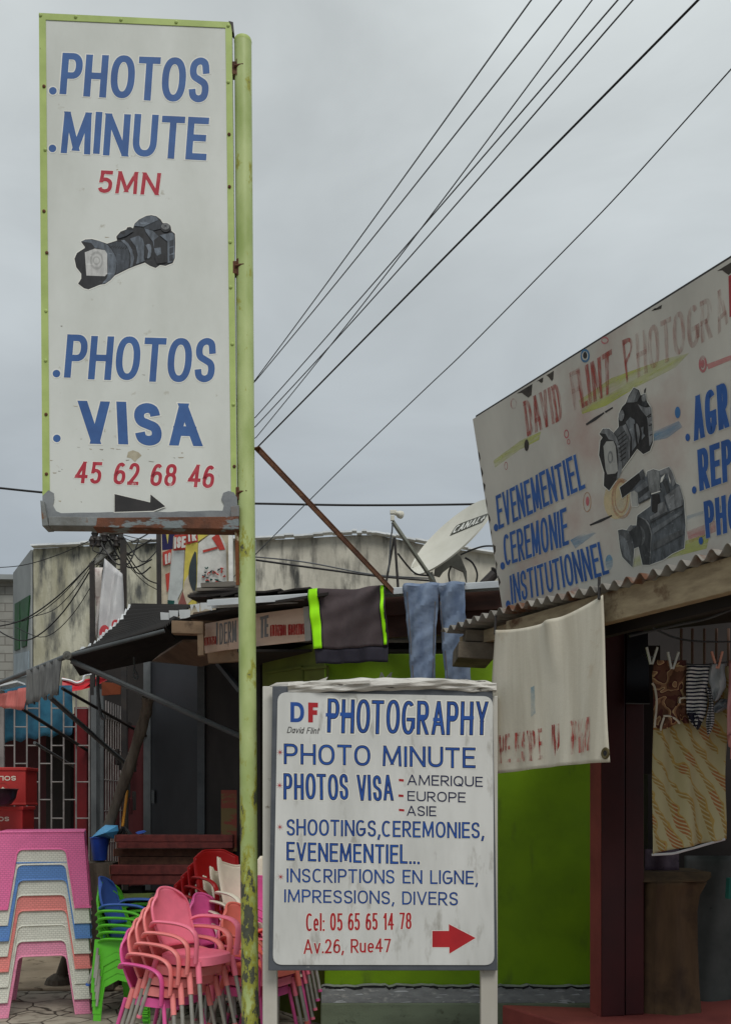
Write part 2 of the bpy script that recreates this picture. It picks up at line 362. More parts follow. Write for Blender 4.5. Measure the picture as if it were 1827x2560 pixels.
def block_mat(name, c1, c2, mortar, sx=0.4, sz=0.2, mort=0.012, bump=0.5):
    m, t, b, co = nodes_mat(name, 0.85)
    sp = N(t, 'ShaderNodeSeparateXYZ', {0: co.outputs['Object']})
    ad = N(t, 'ShaderNodeMath', {0: sp.outputs[0], 1: sp.outputs[1]}, operation='ADD')
    cb = N(t, 'ShaderNodeCombineXYZ', {0: ad.outputs[0], 1: sp.outputs[2]})
    br = N(t, 'ShaderNodeTexBrick', {'Vector': cb.outputs[0], 'Color1': lin(c1), 'Color2': lin(c2), 'Mortar': lin(mortar), 'Scale': 1.0, 'Mortar Size': mort, 'Brick Width': sx, 'Row Height': sz, 'Bias': 0.0})
    nz = N(t, 'ShaderNodeTexNoise', {'Vector': co.outputs['Object'], 'Scale': 1.4 / sx, 'Detail': 6})
    c = mixc(t, mrng(t, nz.outputs['Fac'], 0.5, 0.72, 0, 0.5), br.outputs['Color'], lin(mortar)); t.links.new(c, b.inputs['Base Color'])
    bn = N(t, 'ShaderNodeBump', {'Height': br.outputs['Fac'], 'Strength': bump, 'Distance': 0.01}); bn.invert = True; t.links.new(bn.outputs[0], b.inputs['Normal'])
    return m
def weave_mat(name, c):
    m, t, b, co = nodes_mat(name, 0.5)
    sp = N(t, 'ShaderNodeSeparateXYZ', {0: co.outputs['Object']})
    ad = N(t, 'ShaderNodeMath', {0: sp.outputs[0], 1: sp.outputs[1]}, operation='ADD')
    cb = N(t, 'ShaderNodeCombineXYZ', {0: ad.outputs[0], 1: sp.outputs[2]})
    dk = tuple(x * 0.82 for x in c)
    br = N(t, 'ShaderNodeTexBrick', {'Vector': cb.outputs[0], 'Color1': lin(c), 'Color2': lin(tuple(x * 0.97 for x in c)), 'Mortar': lin(dk), 'Scale': 1.0, 'Mortar Size': 0.0028, 'Mortar Smooth': 0.8, 'Brick Width': 0.03, 'Row Height': 0.0165})
    nz = N(t, 'ShaderNodeTexNoise', {'Vector': co.outputs['Object'], 'Scale': 7.0, 'Detail': 5})
    cc = mixc(t, mrng(t, nz.outputs['Fac'], 0.55, 0.75, 0, 0.35), br.outputs['Color'], lin(tuple(x * 0.7 for x in c))); t.links.new(cc, b.inputs['Base Color'])
    bn = N(t, 'ShaderNodeBump', {'Height': br.outputs['Fac'], 'Strength': 0.35, 'Distance': 0.004}); bn.invert = True; t.links.new(bn.outputs[0], b.inputs['Normal'])
    return m
def stripe_mat(name, c1, c2, period, axis=2, dist=1.0, duty=0.5, curve=0.0):
    m, t, b, co = nodes_mat(name, 0.85)
    nz = N(t, 'ShaderNodeTexNoise', {'Vector': co.outputs['Object'], 'Scale': 7.0, 'Detail': 2})
    sp = N(t, 'ShaderNodeSeparateXYZ', {0: co.outputs['Object']})
    o = N(t, 'ShaderNodeMath', {0: nz.outputs['Fac'], 1: dist * period, 2: sp.outputs[axis]}, operation='MULTIPLY_ADD')
    d = N(t, 'ShaderNodeMath', {0: o.outputs[0], 1: period}, operation='DIVIDE'); f = N(t, 'ShaderNodeMath', {0: d.outputs[0]}, operation='FRACT')
    g = N(t, 'ShaderNodeMath', {0: f.outputs[0], 1: duty}, operation='GREATER_THAN')
    t.links.new(mixc(t, g.outputs[0], lin(c1), lin(c2)), b.inputs['Base Color'])
    return m
def wrap_mat():
    """pale yellow wax-print cloth with slanting ladders of ochre and rust dashes"""
    m, t, b, co = nodes_mat('wax_print_cloth', 0.85); M = lambda op, a, c=None, d=None: N(t, 'ShaderNodeMath', {k: v for k, v in ((0, a), (1, c), (2, d)) if v is not None}, operation=op).outputs[0]
    sp = N(t, 'ShaderNodeSeparateXYZ', {0: co.outputs['Object']})
    n0 = N(t, 'ShaderNodeTexNoise', {'Vector': co.outputs['Object'], 'Scale': 2.6, 'Detail': 2})
    wv = M('ADD', M('MULTIPLY', M('SINE', M('MULTIPLY', sp.outputs[2], 11.0)), 0.02), M('MULTIPLY', n0.outputs['Fac'], 0.22))
    u = M('ADD', M('ADD', M('MULTIPLY', sp.outputs[0], 1.15), M('MULTIPLY', sp.outputs[2], 0.62)), wv)
    col = M('DIVIDE', u, 0.1); fc = M('FRACT', col)
    nz = N(t, 'ShaderNodeTexNoise', {'Vector': co.outputs['Object'], 'Scale': 5.0, 'Detail': 2})
    wd = mrng(t, nz.outputs['Fac'], 0.33, 0.62, -0.05, 0.7)
    band = M('LESS_THAN', fc, wd)
    line = M('MULTIPLY', M('LESS_THAN', M('ABSOLUTE', M('SUBTRACT', fc, wd)), 0.05), M('GREATER_THAN', wd, 0.0))
    dash = M('FRACT', M('ADD', M('MULTIPLY', sp.outputs[2], 32.0), M('MULTIPLY', u, 26.0)))
    dm = M('MULTIPLY', M('LESS_THAN', dash, 0.64), band)
    n2 = N(t, 'ShaderNodeTexNoise', {'Vector': co.outputs['Object'], 'Scale': 5.0, 'Detail': 1})
    ink = mixc(t, M('GREATER_THAN', n2.outputs['Fac'], 0.55), lin((160, 132, 76)), lin((166, 110, 68)))
    c = mixc(t, dm, lin((184, 175, 136)), ink); c = mixc(t, line, c, lin((180, 152, 88)))
    t.links.new(c, b.inputs['Base Color']); return m
def brown_print_mat():
    m, t, b, co = nodes_mat('brown_print_cloth', 0.85)
    nz = N(t, 'ShaderNodeTexNoise', {'Vector': co.outputs['Object'], 'Scale': 7.5, 'Detail': 1.5, 'Distortion': 0.6})
    f = N(t, 'ShaderNodeMath', {0: nz.outputs['Fac'], 1: 5.5}, operation='MULTIPLY'); f = N(t, 'ShaderNodeMath', {0: f.outputs[0]}, operation='FRACT')
    r = t.nodes.new('ShaderNodeValToRGB'); t.links.new(f.outputs[0], r.inputs[0]); r.color_ramp.interpolation = 'CONSTANT'
    e = r.color_ramp.elements; e[0].position = 0; e[0].color = lin((104, 70, 54)); e[1].position = 0.42; e[1].color = lin((150, 112, 84))
    for p, c in ((0.7, (196, 166, 124)), (0.8, (88, 48, 44))):
        q = e.new(p); q.color = lin(c)
    t.links.new(r.outputs[0], b.inputs['Base Color']); return m
def peel_mat():
    """green pole paint: whole above, flaking to grey metal towards the foot"""
    m, t, b, co = nodes_mat('peeling_green_paint', 0.45)
    sp = N(t, 'ShaderNodeSeparateXYZ', {0: co.outputs['Object']})
    mp_ = N(t, 'ShaderNodeMapping', {'Vector': co.outputs['Object'], 'Scale': (1, 1, 0.45)})
    nz = N(t, 'ShaderNodeTexNoise', {'Vector': mp_.outputs[0], 'Scale': 11.0, 'Detail': 9, 'Roughness': 0.66})
    th = mrng(t, sp.outputs[2], 0.8, 2.9, 0.52, 0.668)
    d = N(t, 'ShaderNodeMath', {0: nz.outputs['Fac'], 1: th}, operation='SUBTRACT'); pe = mrng(t, d.outputs[0], 0.0, 0.012)
    d2 = N(t, 'ShaderNodeMath', {0: d.outputs[0], 1: -0.09}, operation='SUBTRACT'); ed = mrng(t, d2.outputs[0], 0.0, 0.05)
    n2 = N(t, 'ShaderNodeTexNoise', {'Vector': mp_.outputs[0], 'Scale': 7.0, 'Detail': 7})
    gr = mixc(t, mrng(t, n2.outputs['Fac'], 0.4, 0.7), lin((178, 192, 132)), lin((146, 164, 96)))
    gr = mixc(t, ed, gr, lin((150, 152, 66)))
    n3 = N(t, 'ShaderNodeTexNoise', {'Vector': co.outputs['Object'], 'Scale': 40.0, 'Detail': 4})
    mt = mixc(t, n3.outputs['Fac'], lin((92, 96, 84)), lin((60, 62, 50)))
    t.links.new(mixc(t, pe, gr, mt), b.inputs['Base Color'])
    bn = N(t, 'ShaderNodeBump', {'Height': pe, 'Strength': 0.4, 'Distance': 0.003}); bn.invert = True; t.links.new(bn.outputs[0], b.inputs['Normal'])
    return m
M = {}
M['ground'] = pmat('dusty_concrete', (128, 120, 106), (104, 96, 84), 1.2, bump=0.3)
M['paving'] = paving_mat()
M['pave2'] = pmat('beige_concrete', (198, 180, 154), (172, 154, 130), 2.2, bump=0.15, c3=(112, 98, 80), scale3=6)
M['stain'] = pmat('stained_render', (198, 194, 180), (158, 154, 142), 1.1, lo=0.4, hi=0.62, detail=9, stretch=(1.1, 1.1, 0.45), c3=(70, 70, 67), scale3=2.0, lo3=0.5, hi3=0.65, stretch3=(1.5, 1.5, 0.36), rough=0.9, bump=0.3, bscale=20)
M['stainY'] = pmat('stained_yellow_render', (190, 188, 170), (158, 155, 134), 1.3, lo=0.4, hi=0.6, detail=9, stretch=(1.6, 1.6, 0.5), c3=(84, 85, 82), scale3=1.9, lo3=0.47, hi3=0.62, stretch3=(1.7, 1.7, 0.45), rough=0.9, bump=0.3, bscale=20, loc=(3, 1, 5))
M['palegrey'] = pmat('pale_grey_render', (150, 154, 154), (130, 134, 134), 0.6, rough=0.9)
M['coping'] = pmat('bright_roof_sheet', (226, 230, 232), (196, 200, 202), 2, rough=0.4)
M['block'] = block_mat('cinder_block', (150, 150, 144), (134, 132, 126), (108, 106, 100), 0.42, 0.21)
M['shutter'] = pmat('green_shutter', (36, 84, 46), (26, 62, 34), 2, rough=0.6)
M['bluegrey'] = pmat('blue_grey_glass', (150, 164, 172), (120, 134, 142), 2, rough=0.3)
M['cablk'] = pmat('black_cable', (30, 30, 32), rough=0.5)
M['cabgry'] = pmat('grey_cable', (92, 96, 100), (60, 62, 66), 2, rough=0.5)
M['polec'] = pmat('utility_pole_concrete', (132, 132, 126), (96, 96, 92), 4, rough=0.9, bump=0.3)
M['darkmetal'] = pmat('dark_metal', (44, 42, 42), (62, 56, 52), 6, rough=0.55, metal=0.3)
M['rust'] = pmat('rusty_steel', (106, 70, 46), (72, 46, 34), 9, c3=(124, 96, 74), scale3=7, lo3=0.58, hi3=0.66, rough=0.85, bump=0.4)
M['rustbar'] = pmat('rust_streaked_bar', (120, 74, 40), (84, 46, 26), 8, c3=(196, 182, 150), scale3=9, lo3=0.6, hi3=0.66, stretch=(2, 2, 0.4), rough=0.85, bump=0.3)
M['whitecloth'] = pmat('white_plastic_sheet', (206, 206, 206), (178, 178, 180), 2.5, rough=0.6)
M['greypaint'] = pmat('grey_touch_up_paint', (128, 132, 134), (108, 112, 116), 8, rough=0.6, bump=0.1)
# ------------------------------------------------------------------ ground
def ss(name, mb, mat, **k): return tag(mb.build(name, mat, **k), None, None, kind='structure')
ss('ground', MB().poly([(-120, -30, 0), (120, -30, 0), (120, 200, 0), (-120, 200, 0)]), M['ground'])
ss('paving', MB().poly([(-7, -2, .004), (-0.2, -2, .004), (-0.2, 8.7, .004), (-7, 8.7, .004)]), M['paving'])
ss('pavement', MB().prism([(-9, 8.72, .0), (0.5, 8.72, .0), (0.5, 15, .0), (-9, 15, .0)], (0, 0, .03)), M['pave2'], bevel=0.01)
# ------------------------------------------------------------------ far buildings
def gnd(p): return Vector((p.x, p.y, 0))
t = thing('concrete_building', 'long stained concrete building with low gable wall behind the roofs', 'building', (0, 20, 0))
top = [P(85, 1372, 20), P(394, 1357, 20), P(640, 1351, 20), P(760, 1346, 20), P(880, 1338, 20), P(941, 1338, 20), P(1062, 1362, 20), P(1238, 1388, 20), P(1700, 1440, 20)]
mb = MB(); mb.prism([gnd(top[0])] + top[:3] + [gnd(top[2])], (-1.1, 2.0, 0)); wl = mb.build('wall', M['stainY'], t)
mb = MB(); mb.prism([gnd(top[2]) + Vector((.004, 0, 0))] + [p + Vector((.004 if i == 0 else 0, 0, 0)) for i, p in enumerate(top[2:])] + [gnd(top[-1])], (0, 2.0, 0)); mb.build('gable_wall', M['stain'], t)
mb = MB(); mb.prism([gnd(top[0]) + Vector((-.03, .02, 0)), gnd(top[0]) + Vector((-1.13, 2.02, 0)), top[0] + Vector((-1.13, 2.02, -.02)), top[0] + Vector((-.03, .02, -.02))], (-.03, -.02, 0)); mb.build('side_wall', M['palegrey'], t)
mb = MB()
for i in range(len(top) - 1):
    a, b_ = top[i], top[i + 1]; n = 5
    for j in range(n):
        p, q = a.lerp(b_, j / n), a.lerp(b_, (j + 1) / n); o_ = Vector((0, 0.2, random.uniform(.015, .06)))
        mb.bar(p + o_ + Vector((0, -.28, 0)), q + o_ + Vector((0, -.28, 0)), .22, .035)
mb.build('roof_edge', M['coping'], t)
sp = Plane(top[0] + Vector((-.06, .0, 0)), top[0] + Vector((-1.16, 2.0, 0)), top[0] + Vector((-.06, 0, -2)))
for qd in (((130, 715), (188, 680), (165, 1000), (138, 1012)), ((95, 735), (126, 718), (122, 1022), (93, 1032))):
    pts = [sp.hit(*R3(*p), .03) for p in qd]; mb = MB(); mb.prism(pts, sp.n * -.03); mb.build('window_shutter', M['shutter'], t)
pts = [sp.hit(*R3(*p), .03) for p in ((92, 1055), (180, 1035), (180, 1190), (92, 1210))]; MB().prism(pts, sp.n * -.03).build('window', M['bluegrey'], t)
t = thing('block_house', 'unfinished grey cinder block house at the far left edge', 'house', (-9, 24, 0))
tp = [P(-160, 1446, 24), P(44, 1450, 24)]; MB().prism([gnd(tp[0]), tp[0], tp[1], gnd(tp[1])], (0, 4, 0)).build('wall', M['block'], t)
MB().bar(P(-165, 1443, 23.9), P(46, 1447, 23.9), .4, .12).build('roof_edge', M['palegrey'], t)
MB().tube(smoothpts([P(24, 1448, 24), P(30, 1440, 24), P(44, 1438, 24)], 4), .03).build('pipe', pmat('red_pipe', (150, 50, 50)), t)
# ------------------------------------------------------------------ utility pole and its cables
t = thing('utility_pole', 'grey utility pole with crossarms and tangled cables under the tall sign', 'utility pole', (P(270, 1300, 18).x, 18, 0))
bx = P(270, 1300, 18)
MB().tube([(bx.x, 18, 0), (bx.x, 18, bx.z + .3)], [.2, .15], 12).build('pole', M['polec'], t, smooth=True)
MB().bar(P(236, 1408, 17.7), P(309, 1352, 17.7), .09, .09).build('crossarm', M['polec'], t)
MB().bar(P(236, 1326, 17.7), P(308, 1334, 17.7), .07, .07).build('crossarm', M['darkmetal'], t)
MB().bar(P(308, 1344, 17.6), P(313, 1400, 17.6), .06, .06).build('bracket', M['darkmetal'], t)
for (x, y) in ((238, 1334), (262, 1340), (232, 1351), (246, 1352), (283, 1336), (302, 1346), (292, 1352)):
    p = P(x, y, 17.6); mb = MB(); mb.lathe([(.02, -.12), (.06, -.1), (.05, -.04), (.07, 0), (.03, .08)], p, 10); mb.build('insulator', M['darkmetal'], t, smooth=True)
rr = random.Random(3)
mb = MB()
for i in range(11):
    a = P(rr.uniform(235, 310), rr.uniform(1322, 1360), 17.6); c = P(rr.uniform(240, 400), rr.uniform(1345, 1420), 17.7 + rr.uniform(-.3, .3))
    m_ = (a + c) / 2 + Vector((rr.uniform(-.3, .3), rr.uniform(-.2, .2), rr.uniform(-.5, -.05)))
    mb.tube(smoothpts([a, m_, c], 5), rr.uniform(.008, .016), 5)
mb.build('cable_tangle', M['cablk'], t)
def wire(pts, r, label, mat='cablk', group='power cables', n=6, name='power_cable'):
    o = MB().tube(smoothpts(pts, n), r, 6).build(name, M[mat], None, smooth=True, loc=pts[0]); return tag(o, label, 'cable', group)
def over(x0, y0, xt, yt, r, label, mat, bend=0.0):
    """overhead cable: from the utility pole, past the sign pole at photo point (x0, y0), up over the street through (xt, yt)"""
    A = P(x0, y0, 12); B = P(xt, yt, 6.6); Cc = B + (B - A) * 0.6; r *= .62
    Sx = P(285 + (y0 - 950) * .05, 1318, 17.8)
    pts = [A.lerp(Cc, i / 20) + Vector((0, 0, -bend * math.sin(min(1, i / 12.5) * math.pi))) for i in range(21)]
    return wire([Sx, A.lerp(Sx, .5)] + pts, r, label, mat, n=1)
over(639, 949, 1327, 0, .010, 'overhead cable leftmost of the bundle where it meets the top of the sky', 'cabgry', .02)
over(640, 951, 1402, 0, .010, 'second overhead cable from the left along the upper sky', 'cabgry', .03)
over(641, 1093, 1478, 0, .009, 'third overhead cable from the left, crossing its two neighbours half way', 'cabgry', .06)
over(640, 1042, 1543, 0, .010, 'fourth overhead cable from the left in the group of close parallel lines', 'cabgry', .02)
over(640, 1065, 1580, 0, .010, 'fifth overhead cable from the left, next below the close parallel lines', 'cabgry', .05)
over(641, 1121, 1744, 0, .015, 'thickest black overhead cable right of the cable bundle', 'cablk', .0)
wire([P(560, 1468, 13), P(640, 1385, 12.5), P(830, 1195, 11.6), P(1060, 975, 10.6), P(1170, 870, 10.2), P(1400, 636, 9.2), P(1560, 470, 8.6), P(1827, 172, 7.6), P(2000, -20, 7)], .006, 'thin knotted cable running alone below the others to the right edge', 'cabgry')
wire([P(-60, 1214, 14), P(0, 1220, 14), P(107, 1231, 14), P(380, 1256, 14), P(640, 1259, 14), P(900, 1263, 14), P(1205, 1260, 14), P(1500, 1250, 14)], .016, 'nearly level black cable crossing behind both signs above the rooftops', 'cablk')
wire([P(640, 1400, 16), P(800, 1422, 16), P(940, 1440, 16), P(1080, 1452, 16)], .018, 'lower of two dark cables strung along the stained gable wall', 'cablk', 'wall cables')
wire([P(600, 1389, 16), P(760, 1405, 16), P(930, 1436, 16), P(1080, 1446, 16)], .012, 'upper of two dark cables strung along the stained gable wall', 'cabgry', 'wall cables')
for i, (a, c, sg) in enumerate((((236, 1402), (-30, 1570), .3), ((250, 1380), (-30, 1548), .5), ((270, 1390), (40, 1568), .7), ((262, 1365), (-30, 1560), .9), ((240, 1396), (90, 1540), .25),
                                ((300, 1385), (395, 1475), .1), ((310, 1372), (398, 1460), .15), ((300, 1340), (400, 1345), .12), ((240, 1345), (-30, 1420), .15), ((330, 1355), (410, 1302), .05), ((300, 1335), (420, 1350), .05))):
    A, B = P(*a, 17.6), P(*c, 19.2)
    w_ = wire([A, A.lerp(B, .33) + Vector((0, 0, -sg * .8)), A.lerp(B, .66) + Vector((0, 0, -sg * .9)), B], .008 + .005 * (i % 3 == 0), 'thin dark cable spreading from the utility pole over the stained yellow wall', 'cablk', 'cables spreading from the utility pole', name='service_cable')
# ------------------------------------------------------------------ torn white banner between dark posts, torn poster board
t = thing('banner_stand', 'two dark posts holding up a torn white banner', 'stand', P(231, 1640, 11))
MB().bar(P(231, 1408, 11), gnd(P(236, 1640, 11)), .05, .05).build('post', M['darkmetal'], t)
MB().bar(P(309, 1352, 11), gnd(P(316, 1600, 11)), .06, .06).build('post', M['darkmetal'], t)
bn_ = cloth('torn_banner', [P(262, 1396, 10.9), P(308, 1436, 10.9), P(308, 1560, 10.9), P(246, 1616, 10.9)], 8, 10, lambda u, v: .05 * math.sin(u * 9 + v * 3), M['whitecloth'], None, loc=P(262, 1396, 10.9))
tag(bn_, 'torn white banner sheet hanging from the dark post', 'banner')
for qd in (((600, 505), (655, 510), (640, 800), (612, 1000)), ((780, 780), (835, 700), (832, 760), (790, 850))):
    pass
b2 = cloth('banner_strip', [P(*R3(597, 505), 11.1), P(*R3(655, 505), 11.1), P(*R3(640, 800), 11.1), P(*R3(612, 985), 11.1)], 4, 8, lambda u, v: .04 * math.sin(v * 9), pmat('faded_print', (196, 188, 182), (150, 130, 126), 5, lo=.5, hi=.6), None, loc=P(*R3(597, 505), 11.1))
tag(b2, 'narrow faded printed strip beside the torn white banner', 'banner')
Mred = pmat('red_print', (190, 66, 72), (160, 50, 58), 4)
for cx_, cy_, rx, ry in ((665, 920, 34, 52), (735, 868, 26, 34)):
    pl = Plane(P(200, 1400, 10.84), P(300, 1400, 10.84), P(200, 1600, 10.84))
    mb = MB(); mb.prism([pl.hit(*R3(*p)) for p in ell(cx_, cy_, rx, ry, 14)], (0, .01, 0)); mb.build('printed_heart', Mred, bn_, loc=None)
t = thing('poster_board', 'torn yellow and red poster board standing behind the kiosk roof', 'poster board', P(490, 1560, 12))
pl = Plane(P(397, 1300, 12), P(577, 1300, 12), P(397, 1510, 12.2)); T_ = lambda *a: [RT(*p) for p in a]
pc = dict(cream=(214, 202, 178), navy=(46, 44, 92), yel=(222, 206, 96), red=(196, 72, 62), pale=(200, 206, 204), teal=(30, 84, 78), white=(222, 222, 216), brn=(150, 92, 86), dk=(60, 70, 74), ylw2=(232, 216, 120))
pmn = {k: pmat('poster_' + k, v, tuple(x * .86 for x in v), 6) for k, v in pc.items()}; keys = list(pc)
ki = lambda k: keys.index(k)
lay = [(ki('cream'), T_((640, 70), (1225, 80), (1225, 700), (640, 700))), (ki('navy'), T_((665, 60), (865, 60), (865, 110), (760, 130), (755, 235), (670, 245))), (ki('ylw2'), T_((690, 60), (722, 60), (722, 120), (714, 195))),
       (ki('red'), T_((770, 120), (865, 118), (860, 240), (760, 250))), (ki('red'), T_((672, 262), (745, 235), (738, 355), (676, 372))), (ki('pale'), T_((750, 250), (848, 246), (835, 560), (795, 640), (800, 690), (712, 690), (735, 400))),
       (ki('red'), T_((695, 440), (732, 425), (722, 560), (708, 590))), (ki('teal'), T_((712, 650), (770, 655), (764, 690), (714, 690))), (ki('yel'), T_((862, 190), (960, 180), (948, 690), (870, 690), (838, 560))), (ki('cream'), T_((848, 500), (930, 360), (945, 640), (905, 650), (870, 690), (836, 600))),
       (ki('red'), T_((862, 60), (945, 60), (958, 175), (866, 200))), (ki('dk'), sm2(T_((945, 265), (905, 320), (885, 410), (890, 500), (940, 590)), 3)), (ki('brn'), T_((835, 580), (870, 690), (795, 690))),
       (ki('yel'), T_((960, 60), (1190, 60), (1070, 100), (960, 175))), (ki('white'), T_((962, 190), (1070, 110), (1125, 90), (1185, 200), (1195, 560), (1060, 560), (950, 560))), (ki('yel'), T_((950, 560), (1060, 565), (1000, 640), (945, 645))),
       (ki('red'), T_((1070, 145), (1125, 105), (1180, 240), (1135, 245))), (ki('red'), T_((998, 245), (1115, 215), (1120, 232), (1000, 265)))]
bd = MB().prism([pl.hit(*p) for p in T_((640, 40), (1228, 50), (1232, 820), (640, 820))], (0, .05, 0)).build('board', pmn['cream'], t)
hit12 = lambda x, y, o=0: pl.hit(x, y, o)
draw(hit12, lay, [pmn[k] for k in keys], t, 'print', step=.003)
write('ISE', hit12, T_((768, 140), (862, 130), (858, 222), (764, 232)), [pmn['white']], t, .2, lift=.06)
write('TR', hit12, T_((868, 95), (942, 85), (948, 165), (872, 178)), [pmn['white']], t, .2, lift=.06)
write('LO', hit12, T_((690, 280), (740, 262), (736, 348), (694, 360)), [pmn['white']], t, .2, lift=.06)
mb = MB(); rr = random.Random(5)
for i in range(26):
    x, y = rr.uniform(1000, 1180), rr.uniform(380, 520); p = [pl.hit(*RT(x + rr.uniform(-18, 18), y + rr.uniform(-12, 12)), .062) for _ in range(4)]
    mb.tube(smoothpts(p, 3), .007, 4, mi=i % 3)
mb.build('scribble', [pmn['teal'], pmn['red'], pmn['dk']], t)
MB().bar(P(397, 1316, 11.9), P(399, 1560, 11.9), .05, .05).build('post', M['darkmetal'], t)
MB().bar(P(577, 1316, 11.9), P(579, 1560, 11.9), .06, .05).build('post', pmn['white'], t)
# ------------------------------------------------------------------ tall roadside sign and its pole
M['white'] = pmat('weathered_white_panel', (205, 208, 203), (186, 189, 182), 1.6, lo=.42, hi=.7, stretch=(1, 1, .5), c3=(152, 146, 128), scale3=11, lo3=.66, hi3=.78, rough=.5, bump=.02, bscale=20)
M['border'] = pmat('green_border_paint', (170, 188, 112), (154, 172, 98), 5, c3=(110, 112, 70), scale3=30, lo3=.7, hi3=.76, rough=.55)
M['blue'] = pmat('blue_letter_paint', (58, 96, 152), (50, 84, 138), 6, rough=.55)
M['halo'] = pmat('white_letter_outline', (220, 220, 213), (206, 206, 198), 6, rough=.55)
M['redfade'] = pmat('worn_red_letter_paint', (166, 42, 58), (178, 70, 80), 14, lo=.5, hi=.62, c3=(190, 150, 148), scale3=22, lo3=.64, hi3=.7, rough=.6)
M['black'] = pmat('black_paint', (38, 37, 38), (50, 48, 48), 8, rough=.6)
M['peel'] = peel_mat()
A0, B0 = P(98, 32, 5.55), P(580, 55, 5.61)
TS = Plane(A0, B0, A0 + Vector((.019, 0, -2.9)))
th = lambda x, y, o=0: TS.hit(x, y, o)
t = thing('tall_sign', 'tall white roadside sign with green border and blue lettering on the pole', 'sign', (A0.x + .5, 5.6, 3.3))
pts = [th(*p) for p in ((98, 32), (580, 55), (594, 1300), (107, 1300))]
MB().prism(pts, TS.n * -.06).build('panel', M['white'], t, bevel=.003)
def strip(name, pts, mat, lift, par, base=0.0):
    mb = MB(); mb.prism([th(*p, lift) for p in pts], TS.n * -(lift - base - .0005)); return mb.build(name, mat, par)
rp = [(98, 32), (580, 55), (592, 1240), (578, 1232), (564, 69), (115, 49), (125, 1228), (107, 1240)]
strip('border', rp, M['border'], .004, t)
rag = lambda pts, s: [(x + random.uniform(-s, s), y + random.uniform(-s, s)) for x, y in pts]
gp = [(107, 1240)] + rag([(122, 1226), (134, 1232), (137, 1248), (133, 1262), (140, 1278), (152, 1284)], 1.5) + rag([(152 + i * 25, 1282 - i * .3) for i in range(1, 16)], 1.6) + rag([(558, 1276), (562, 1262), (554, 1246), (560, 1232), (572, 1226), (584, 1230)], 1.5) + [(593, 1244), (594, 1300), (107, 1300)]
strip('touch_up_paint', gp, M['greypaint'], .007, t)
k = thing('bracket', None, None, (0, 0, 0)); del_ = bpy.data.objects.remove(k)
bk = MB()
bk.prism([th(*p, .05) for p in ((101, 1250), (110, 1252), (118, 1296), (122, 1314), (106, 1315))], TS.n * -.13)
bk.prism([th(*p, .045) for p in ((122, 1291), (246, 1292), (246, 1315), (122, 1314))], TS.n * -.12)
bk.build('bracket', pmat('grey_steel_bracket', (124, 128, 128), (100, 100, 96), 7, c3=(110, 78, 54), scale3=9, lo3=.6, hi3=.68, rough=.7, bump=.2), t, bevel=.004)
MB().prism([th(*p, .062) for p in ((243, 1294), (597, 1291), (597, 1323), (232, 1318), (241, 1312))], TS.n * -.13).build('support_angle', pmat('rusty_angle_paint', (108, 68, 50), (82, 56, 44), 9, c3=(118, 126, 128), scale3=5, lo3=.56, hi3=.6, stretch3=(1, 1, 3), rough=.85, bump=.3), t, bevel=.004)
MB().prism([th(*p, .05) for p in ((577, 1266), (598, 1262), (598, 1291), (577, 1292))], TS.n * -.11).build('end_plate', pmat('grey_rust_plate', (116, 116, 116), (112, 82, 60), 8, rough=.8), t, bevel=.004)
MB().prism([P(587, 1322, 5.6), P(596, 1322, 5.6), P(599, 1462, 5.6), P(590, 1462, 5.6)], (0, .02, 0)).build('hanging_bar', M['rustbar'], t)
rv = [(102, 38), (190, 42), (303, 49), (441, 55), (571, 64), (571, 205), (573, 336), (574, 467), (576, 605), (577, 718), (581, 860), (584, 1011), (586, 1166), (111, 216), (114, 374), (111, 528), (118, 632), (116, 777), (115, 901), (116, 1036), (117, 1185)]
for x, y in rv:
    mb = MB(); mb.lathe([(.010, 0), (.009, .004), (.004, .007)], th(x, y, .0045), 10, 0, TS.n.to_track_quat('Z', 'Y').to_matrix()); mb.build('rivet', M['border'] if (x + y) % 3 else M['rust'], t, smooth=True)
wm = [M['halo'], M['blue']]
write('PHOTOS', th, ((157, 133), (529, 146), (522, 259), (149, 236)), wm, t, .155, .024)
write('MINUTE', th, ((158, 277), (524, 294), (516, 401), (151, 381)), wm, t, .155, .024)
write('5MN', th, ((250, 426), (404, 433), (397, 488), (244, 482)), [M['halo'], M['redfade']], t, .17, .03, gap=.22)
write('PHOTOS', th, ((169, 837), (545, 847), (537, 958), (160, 945)), wm, t, .15, .024)
write('VISA', th, ((196, 1001), (499, 1010), (506, 1116), (200, 1108)), wm, t, .23, .03, gap=.3)
write('45 62 68 46', th, ((193, 1154), (541, 1163), (534, 1220), (187, 1208)), [M['halo'], M['redfade']], t, .155, .035, gap=.2)
for x, y in ((133, 227), (132, 371), (142, 934), (143, 1096)):
    draw(th, [(0, ell(x, y, 12.5, 12.5)), (1, ell(x, y, 9.6, 9.6))], wm, t, 'bullet')
draw(th, [(0, grow([(287, 1235), (376, 1256), (377, 1236), (414, 1266), (384, 1277), (287, 1280)], 2.5)), (1, [(287, 1235), (376, 1256), (377, 1236), (414, 1266), (384, 1277), (287, 1280)])], [M['halo'], M['black']], t, 'arrow', lift=.0075)
draw(th, [(0, rag([(322, 1130), (334, 1124), (345, 1132), (356, 1140), (345, 1148), (338, 1156), (330, 1146), (318, 1143)], 2))], [pmat('torn_paper_patch', (176, 170, 150), (150, 140, 118), 12)], t, 'paper_scrap')
